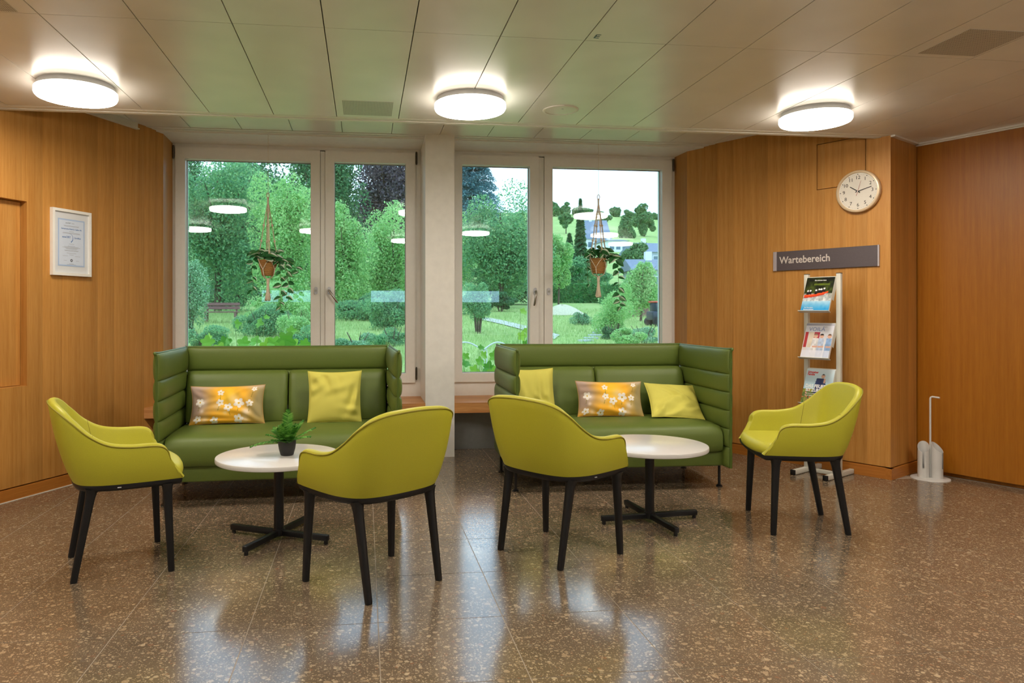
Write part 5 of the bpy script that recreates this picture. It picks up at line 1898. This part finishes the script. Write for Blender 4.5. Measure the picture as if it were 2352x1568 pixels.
# shrubs
def shrub(label, u, v, Y, wpx, hpx, mat, leaf, n, stems=5, nb=26):
    return tree('garden_shrub', label, 'shrub', u, v, Y, wpx, hpx, mat, leaf, n, nb, G2, True, stems)
shrub('tall pale shrub at the edge of the left window', 435, 670, 22, 100, 240, 'lf_silver', 0.05, 8000)
shrub('leafy green shrub below the macrame tassel', 605, 735, 21, 120, 110, 'lf_mid', 0.045, 8000)
shrub('light green shrub below the long left trailing leaves', 685, 735, 20, 120, 110, 'lf_light', 0.042, 8000)
shrub('tall loose shrub behind the long left trailing leaves', 655, 690, 24, 150, 90, 'lf_light', 0.05, 5000)
shrub('round dark shrub on the lawn behind the window handle', 815, 708, 28, 76, 52, 'lf_dark', 0.055, 5000)
shrub('dense dark shrub left of the window post', 905, 712, 23, 120, 120, 'lf_mid', 0.05, 9000)
shrub('multi stemmed shrub standing on the pale lawn', 1098, 690, 21.5, 84, 110, 'lf_mid', 0.042, 5000, 8)
shrub('low dark bush behind the multi stemmed shrub', 1150, 690, 34, 90, 44, 'lf_dark', 0.07, 4000)
shrub('bushy dark shrub under the fresh maple', 1150, 650, 42, 200, 90, 'lf_dark', 0.10, 8000)
shrub('grey bush behind the hedge', 1290, 632, 49, 84, 56, 'lf_silver', 0.09, 4500)
shrub('mid green bush behind the hedge below the basket', 1365, 640, 50, 90, 56, 'lf_mid', 0.10, 4500)
shrub('small bright leafy tree shrub below the trailing shoot', 1415, 718, 21, 105, 150, 'lf_light', 0.042, 8000)
shrub('dark leafy plant at the foot of the bright shrub', 1405, 768, 19.5, 60, 50, 'lf_dark', 0.045, 3000)
shrub('silvery lavender bush by the right window edge', 1478, 780, 18.5, 120, 66, 'lf_silver', 0.03, 8000)
shrub('silvery lavender bush behind the left sofa', 820, 790, 17, 110, 60, 'lf_silver', 0.035, 7000)
shrub('reddish grey grass clump on the lawn by the window post', 900, 785, 18, 90, 70, 'lf_mid', 0.035, 6000)
shrub('tall grass clump behind the left sofa', 700, 790, 16, 110, 80, 'lf_mid', 0.032, 6000)
shrub('dark low bush behind the bench', 500, 690, 39, 130, 50, 'lf_dark', 0.08, 5000)
shrub('deep green bush filling the gap behind the pale young trees', 850, 650, 41, 220, 110, 'lf_mid', 0.11, 9000)
shrub('leafy bush behind the window post', 1005, 690, 31, 150, 130, 'lf_mid', 0.075, 6000)
shrub('wide leafy shrub bank below the pale young trees', 860, 705, 28, 230, 90, 'lf_mid', 0.065, 9000)
shrub('wide light shrub bank behind the leafy green shrub', 660, 712, 25.3, 190, 80, 'lf_light', 0.06, 8000)
shrub('low leafy shrub on the lawn in front of the bench', 470, 775, 17.5, 110, 60, 'lf_mid', 0.035, 5000)
shrub('low loose shrub right of the stone steps', 1440, 778, 16.6, 110, 60, 'lf_light', 0.035, 6000)
shrub('pale grass tuft in front of the hedge', 1335, 735, 25, 60, 50, 'lf_silver', 0.035, 3000)

# hedge
def hedge(label, u0, u1, v0, v1, Y):
    a, b = spot(u0, v0, Y), spot(u1, v0, Y)
    gz = ground(a.x, Y) - 0.1
    h = a.z - gz
    TREE_SEED[0] += 1
    rng = np.random.default_rng(TREE_SEED[0])
    t = thing('clipped_hedge', label, 'hedge', (a.x, Y, gz), 0, 'clipped hedges')
    L = b.x - a.x
    MB().rbox(0.05, L - 0.05, 0.05, 0.95, 0, h - 0.05, 0.08, 2).done('branches', 'hedge_core', t)
    n = int(L * 900)
    k = rng.integers(0, 3, n)
    x = rng.uniform(0, L, n)
    q = rng.random(n)
    y = np.where(k < 2, rng.normal(0.02, 0.03, n), q)
    z = np.where(k < 2, q * h, h + rng.normal(0, 0.03, n))
    nr = np.where((k < 2)[:, None], np.array([[0, -1.0, 0.3]]), np.array([[0, 0, 1.0]]))
    leaves_obj('foliage', np.stack([x, y, z], 1), nr, 0.075, 'lf_hedge', t, rng)
MAT['hedge_core'] = plain('hedge_core', srgb(84, 136, 78), 0.9, noise=0.3)
MAT['lf_hedge'] = leaf_mat('hedge_leaf', srgb(60, 118, 66), srgb(84, 144, 80), srgb(110, 170, 94))
hedge('clipped green hedge across the far lawn', 1225, 1375, 652, 692, 44)
hedge('clipped green hedge behind the raised bed', 1385, 1560, 655, 700, 42)

# vines near the window
def lobed_leaf():
    pts = []
    for k in range(40):
        a = 2 * PI * k / 40
        r_ = 0.5 * (0.62 + 0.38 * abs(math.cos(2.5 * a)) ** 1.5 + 0.05 * (k % 2)) * (1.0 + 0.12 * math.cos(a))
        pts.append((r_ * math.cos(a) + 0.35, r_ * math.sin(a), -0.25 * (r_ * math.cos(a)) ** 2 + 0.28 * abs(math.sin(a)) * r_))
    me = bpy.data.meshes.new('leaf')
    me.from_pydata([(0.35, 0, 0)] + pts, [], [(0, 1 + k, 1 + (k + 1) % 40) for k in range(40)])
    me.materials.append(MAT['lf_vine'])
    return me
VLEAF = lobed_leaf()
def vine(label, spots, Y, seed):
    rng = random.Random(seed)
    us = [s[0] for s in spots]
    b = spot(sum(us) / len(us), 900, Y)
    gz = ground(b.x, Y)
    t = thing('vine', label, 'vine', (b.x, Y, gz), 0, 'grape vines below the windows')
    m = MB()
    for (u, v, px) in spots:
        yy = rng.uniform(-0.25, 0.25)
        p = spot(u, v, Y + yy) - Vector((b.x, Y, gz))
        root = Vector((p.x * 0.6 + rng.uniform(-.05, .05), yy * 0.5, 0.0))
        m.tube([root, Vector((p.x * 0.8, p.y * 0.7, p.z * 0.55)), p], [0.006, 0.004, 0.002], 5)
        o = bpy.data.objects.new('leaf', VLEAF)
        link(o, t)
        s = px * Y / FPX
        o.location = p
        o.scale = (s, s, s)
        o.rotation_euler = (R(rng.uniform(35, 95)), R(rng.uniform(-30, 30)), R(rng.uniform(-70, 70)))
    m.done('shoots', 'stem', t)
rng_ = random.Random(2)
vine('bright young grape vine leaves peeking over the left sofa', [(463, 790, 32), (480, 782, 26), (505, 795, 34), (520, 775, 30), (540, 745, 22), (545, 790, 36), (575, 785, 30), (590, 740, 24), (607, 730, 16), (615, 785, 40), (640, 775, 44), (655, 790, 40), (630, 797, 36), (690, 790, 28), (705, 797, 26), (560, 800, 36), (600, 800, 40), (660, 762, 24), (675, 800, 34), (490, 803, 36)], 7.9, 1)
vine('bright grape vine leaves at the low corner beside the window post', [(1065, 840, 26), (1080, 850, 30), (1095, 832, 26), (1110, 845, 34), (1125, 820, 30), (1140, 836, 30), (1105, 812, 22), (1150, 806, 26), (1072, 860, 34), (1120, 860, 36), (1090, 868, 34), (1140, 865, 34), (1100, 800, 18), (1062, 815, 20), (1160, 845, 30), (1135, 850, 28)], 7.8, 2)
vine('single tall vine shoot climbing past the handle of the right window', [(1195, 715, 20), (1205, 765, 34), (1190, 772, 28), (1212, 745, 14), (1200, 790, 24), (1185, 800, 26), (1210, 800, 26)], 7.7, 3)

# white wire edging hoops
t = thing('garden_edging', 'white wavy wire edging above the vine leaves', 'edging', (spot(1090, 900, 8.3).x, 8.3, ground(1, 8.3)))
for (u0, u1) in ((1030, 1118), (1112, 1185)):
    pts = []
    for k in range(17):
        s = k / 16
        q = spot(u0 + (u1 - u0) * s, 803 - 17 * math.sin(PI * min(1, s * 1.15)) ** 1.0, 8.3)
        pts.append(q - t.location)
    MB().tube(pts, 0.010, 8).done('hoop', 'rail_white', t, smooth=60)
    for q in (pts[0], pts[-1]):
        MB().tube([q, Vector((q.x, q.y, -0.05))], 0.008, 8).done('stake', 'rail_white', t, smooth=60)

# path, steps, hay
pp = []
for k in range(15):
    s = k / 14
    u, v = 1110 + 170 * s, 733 + 44 * s ** 1.2
    Y = 1.8125 / ((v - PY) / FPX + 0.055)
    pp.append((spot(u, v, Y).x, Y))
vs_ = []
for x, Y in pp:
    for d in (-0.5, 0.5):
        vs_.append((x + d * 0.5, Y + d * 1.3, ground(x, Y + d * 1.3) + 0.03))
MBp = MB().add(vs_, [(2 * k, 2 * k + 1, 2 * k + 3, 2 * k + 2) for k in range(14)])
MBp.add([(x, y, z - 0.12) for x, y, z in vs_], [(2 * k, 2 * k + 2, 2 * k + 3, 2 * k + 1) for k in range(14)])
struct(MBp.done('garden_path', 'path', smooth=60))
for i, (u, v) in enumerate([(1345, 786), (1357, 780), (1367, 773), (1376, 767), (1384, 760)]):
    k = (v - PY) / FPX
    Y = 1.8125 / (k + 0.055)
    p = spot(u, v, Y)
    gz = ground(p.x, Y)
    o = MB().rbox(-0.19, 0.19, -0.11, 0.11, -0.04, 0.05, 0.02, 2).done('stepping_stone', 'stone', None, smooth=40, loc=(p.x, Y, gz), rot=(0, 0, R(15)))
    tag(o, 'pale stone step set in the lawn', 'step', 'stone steps in the lawn')
p = spot(1290, 715, 31.5)
h = MB().grid(26, 14, lambda u, v: (1.05 * (1 - v) * math.cos(2 * PI * u) * (1 + .1 * math.sin(9 * u)), 0.8 * (1 - v) * math.sin(2 * PI * u), 0.45 * math.sin(PI / 2 * v) * (1 + 0.1 * math.sin(14 * u)) - 0.03)).done('hay_pile', 'hay', smooth=180, loc=(p.x, 31.5, ground(p.x, 31.5)))
tag(h, 'low pale pile of hay on the lawn in front of the hedge', 'hay pile')

# bench
p = spot(508, 730, 26.5)
t = thing('garden_bench', 'brown wooden bench under the trees', 'bench', (p.x, 26.5, ground(p.x, 26.5)), R(4))
for k in range(3):
    MB().rbox(-0.62, 0.62, -0.2 + 0.14 * k, -0.08 + 0.14 * k, 0.36, 0.40, 0.008, 1).done('seat_slat', 'bench_wood', t)
for k in range(2):
    MB().rbox(-0.62, 0.62, 0.24, 0.27, 0.48 + 0.13 * k, 0.585 + 0.13 * k, 0.008, 1).done('back_slat', 'bench_wood', t)
for sx in (-1, 1):
    MB().box(sx * 0.5 - 0.04, sx * 0.5 + 0.04, -0.2, 0.2, 0, 0.36).box(sx * 0.5 - 0.03, sx * 0.5 + 0.03, 0.27, 0.31, 0, 0.72).done('support', 'bench_wood', t)

# parked cars behind the shrubs
def car(label, u, Y, rz):
    p = spot(u, 700, Y)
    t = thing('parked_car', label, 'car', (p.x, Y, ground(p.x, Y)), rz, 'cars parked behind the bench')
    prof = [(-2.1, .25), (-2.15, .55), (-2.0, .85), (-1.3, .95), (1.0, .95), (1.9, .85), (2.1, .6), (2.1, .25)]
    def extr(prof, y0, y1):
        n = len(prof)
        return MB().add([(x, y0, z) for x, z in prof] + [(x, y1, z) for x, z in prof], [tuple(range(n)), tuple(range(n, 2 * n))[::-1]] + [(i, n + i, n + (i + 1) % n, (i + 1) % n) for i in range(n)])
    extr(prof, -0.82, 0.82).done('body', 'car_paint', t)
    extr([(-1.7, .94), (-1.1, 1.38), (0.5, 1.40), (1.2, .94)], -0.68, 0.68).done('windows', 'car_dark', t)
    extr([(-1.15, 1.36), (-0.9, 1.44), (0.3, 1.45), (0.55, 1.38)], -0.70, 0.70).done('roof', 'car_paint', t)
    for x in (-1.3, 1.3):
        for y in (-0.78, 0.78):
            MB().tube([(x, y - 0.09, 0.31), (x, y + 0.09, 0.31)], 0.31, 18).done('wheel', 'tyre', t, smooth=40)
car('pale car parked behind the bench', 585, 48, R(8))
car('pale car parked beside the tall pale shrub', 425, 46, R(-6))

# raised bed and small vehicle
p = spot(1476, 716, 30)
t = thing('raised_bed', 'brown wooden raised garden bed before the hedge', 'garden bed', (p.x, 30, ground(p.x, 30)))
for (x0, x1, y0, y1) in ((-0.55, 0.55, -0.4, -0.34), (-0.55, 0.55, 0.34, 0.4), (-0.55, -0.49, -0.34, 0.34), (0.49, 0.55, -0.34, 0.34)):
    MB().box(x0, x1, y0, y1, -0.05, 0.4).done('plank', 'bench_wood', t)
MB().box(-0.49, 0.49, -0.34, 0.34, 0, 0.34).done('soil', 'soil', t)
p = spot(1512, 722, 24.5)
t = thing('garden_tractor', 'small dark garden tractor with a red roof by the right window edge', 'tractor', (p.x, 24.5, ground(p.x, 24.5)), R(10))
MB().rbox(-0.35, 0.45, -0.25, 0.25, 0.2, 0.52, 0.05, 2).done('body', 'car_dark', t, smooth=40)
MB().rbox(-0.22, 0.30, -0.22, 0.22, 0.5, 0.82, 0.03, 2).done('cab', 'car_dark', t, smooth=40)
MB().rbox(-0.26, 0.34, -0.25, 0.25, 0.82, 0.88, 0.02, 2).done('roof', 'red_paint', t, smooth=40)
MB().box(-0.15, 0.2, -0.226, -0.22, 0.55, 0.78).done('window', 'house_pane', t)
for x, r_ in ((-0.22, 0.16), (0.3, 0.2)):
    for y in (-0.27, 0.27):
        MB().tube([(x, y - 0.05, r_ - 0.01), (x, y + 0.05, r_ - 0.01)], r_, 16).done('wheel', 'tyre', t, smooth=40)

# houses
def house(label, u0, u1, Y, v_eave, v_ridge, depth, mat, nwin, rz=0.0, floors=2, hip=False):
    a, b = spot(u0, v_eave, Y), spot(u1, v_eave, Y)
    W = b.x - a.x
    c = ((a.x + b.x) / 2, Y)
    gz = min(ground(c[0], Y), a.z - 2.5)
    t = thing('house', label, 'house', (c[0], c[1], gz), rz, 'houses below the hill')
    he = a.z - gz
    hr = spot(u0, v_ridge, Y).z - gz
    MB().box(-W / 2, W / 2, 0, depth, -1.0, he).done('walls', mat, t)
    e = 0.4
    m = MB()
    zz = he - 0.05
    k = W * 0.18 if hip else -e
    m.add([(-W / 2 - e, -e, zz), (W / 2 + e, -e, zz), (W / 2 + e, depth + e, zz), (-W / 2 - e, depth + e, zz), (-W / 2 + (k if hip else -e), depth / 2, hr), (W / 2 - (k if hip else -e), depth / 2, hr)],
          [(0, 1, 5, 4), (2, 3, 4, 5), (1, 2, 5), (3, 0, 4), (3, 2, 1, 0)])
    r_ = m.done('roof', 'roof_grey', t)
    MB().box(-W * 0.2, -W * 0.2 + 0.6, depth / 2 - 0.3, depth / 2 + 0.3, hr - 1.0, hr + 0.7).done('chimney', 'house_white', r_)
    for f in range(floors):
        for i in range(nwin):
            x = -W / 2 + W * (i + 0.5) / nwin
            z = he - 1.9 - 2.7 * f
            if z < 0.3:
                continue
            wn = MB()
            ring(wn, x - 0.55, x + 0.55, z, z + 1.3, 0.09, 0.09, 0.09, 0.09, -0.05, 0.02)
            wo = wn.done('window', 'house_white', t)
            MB().box(x - 0.46, x + 0.46, -0.025, 0.0, z + 0.09, z + 1.21).done('pane', 'house_pane', wo)
house('white house with a grey roof and chimney behind the spruce', 1347, 1400, 150, 548, 500, 8, 'house_white', 3, R(-4))
house('flat pale house block beside the white house', 1398, 1442, 140, 552, 545, 8, 'house_white', 3, R(3))
house('house with slate roof right of the far trees', 1474, 1560, 110, 578, 552, 8, 'house_grey', 4, R(5))
house('low garden house with a light slate roof', 1462, 1580, 62, 618, 590, 5, 'house_grey', 4, R(-8), 1)
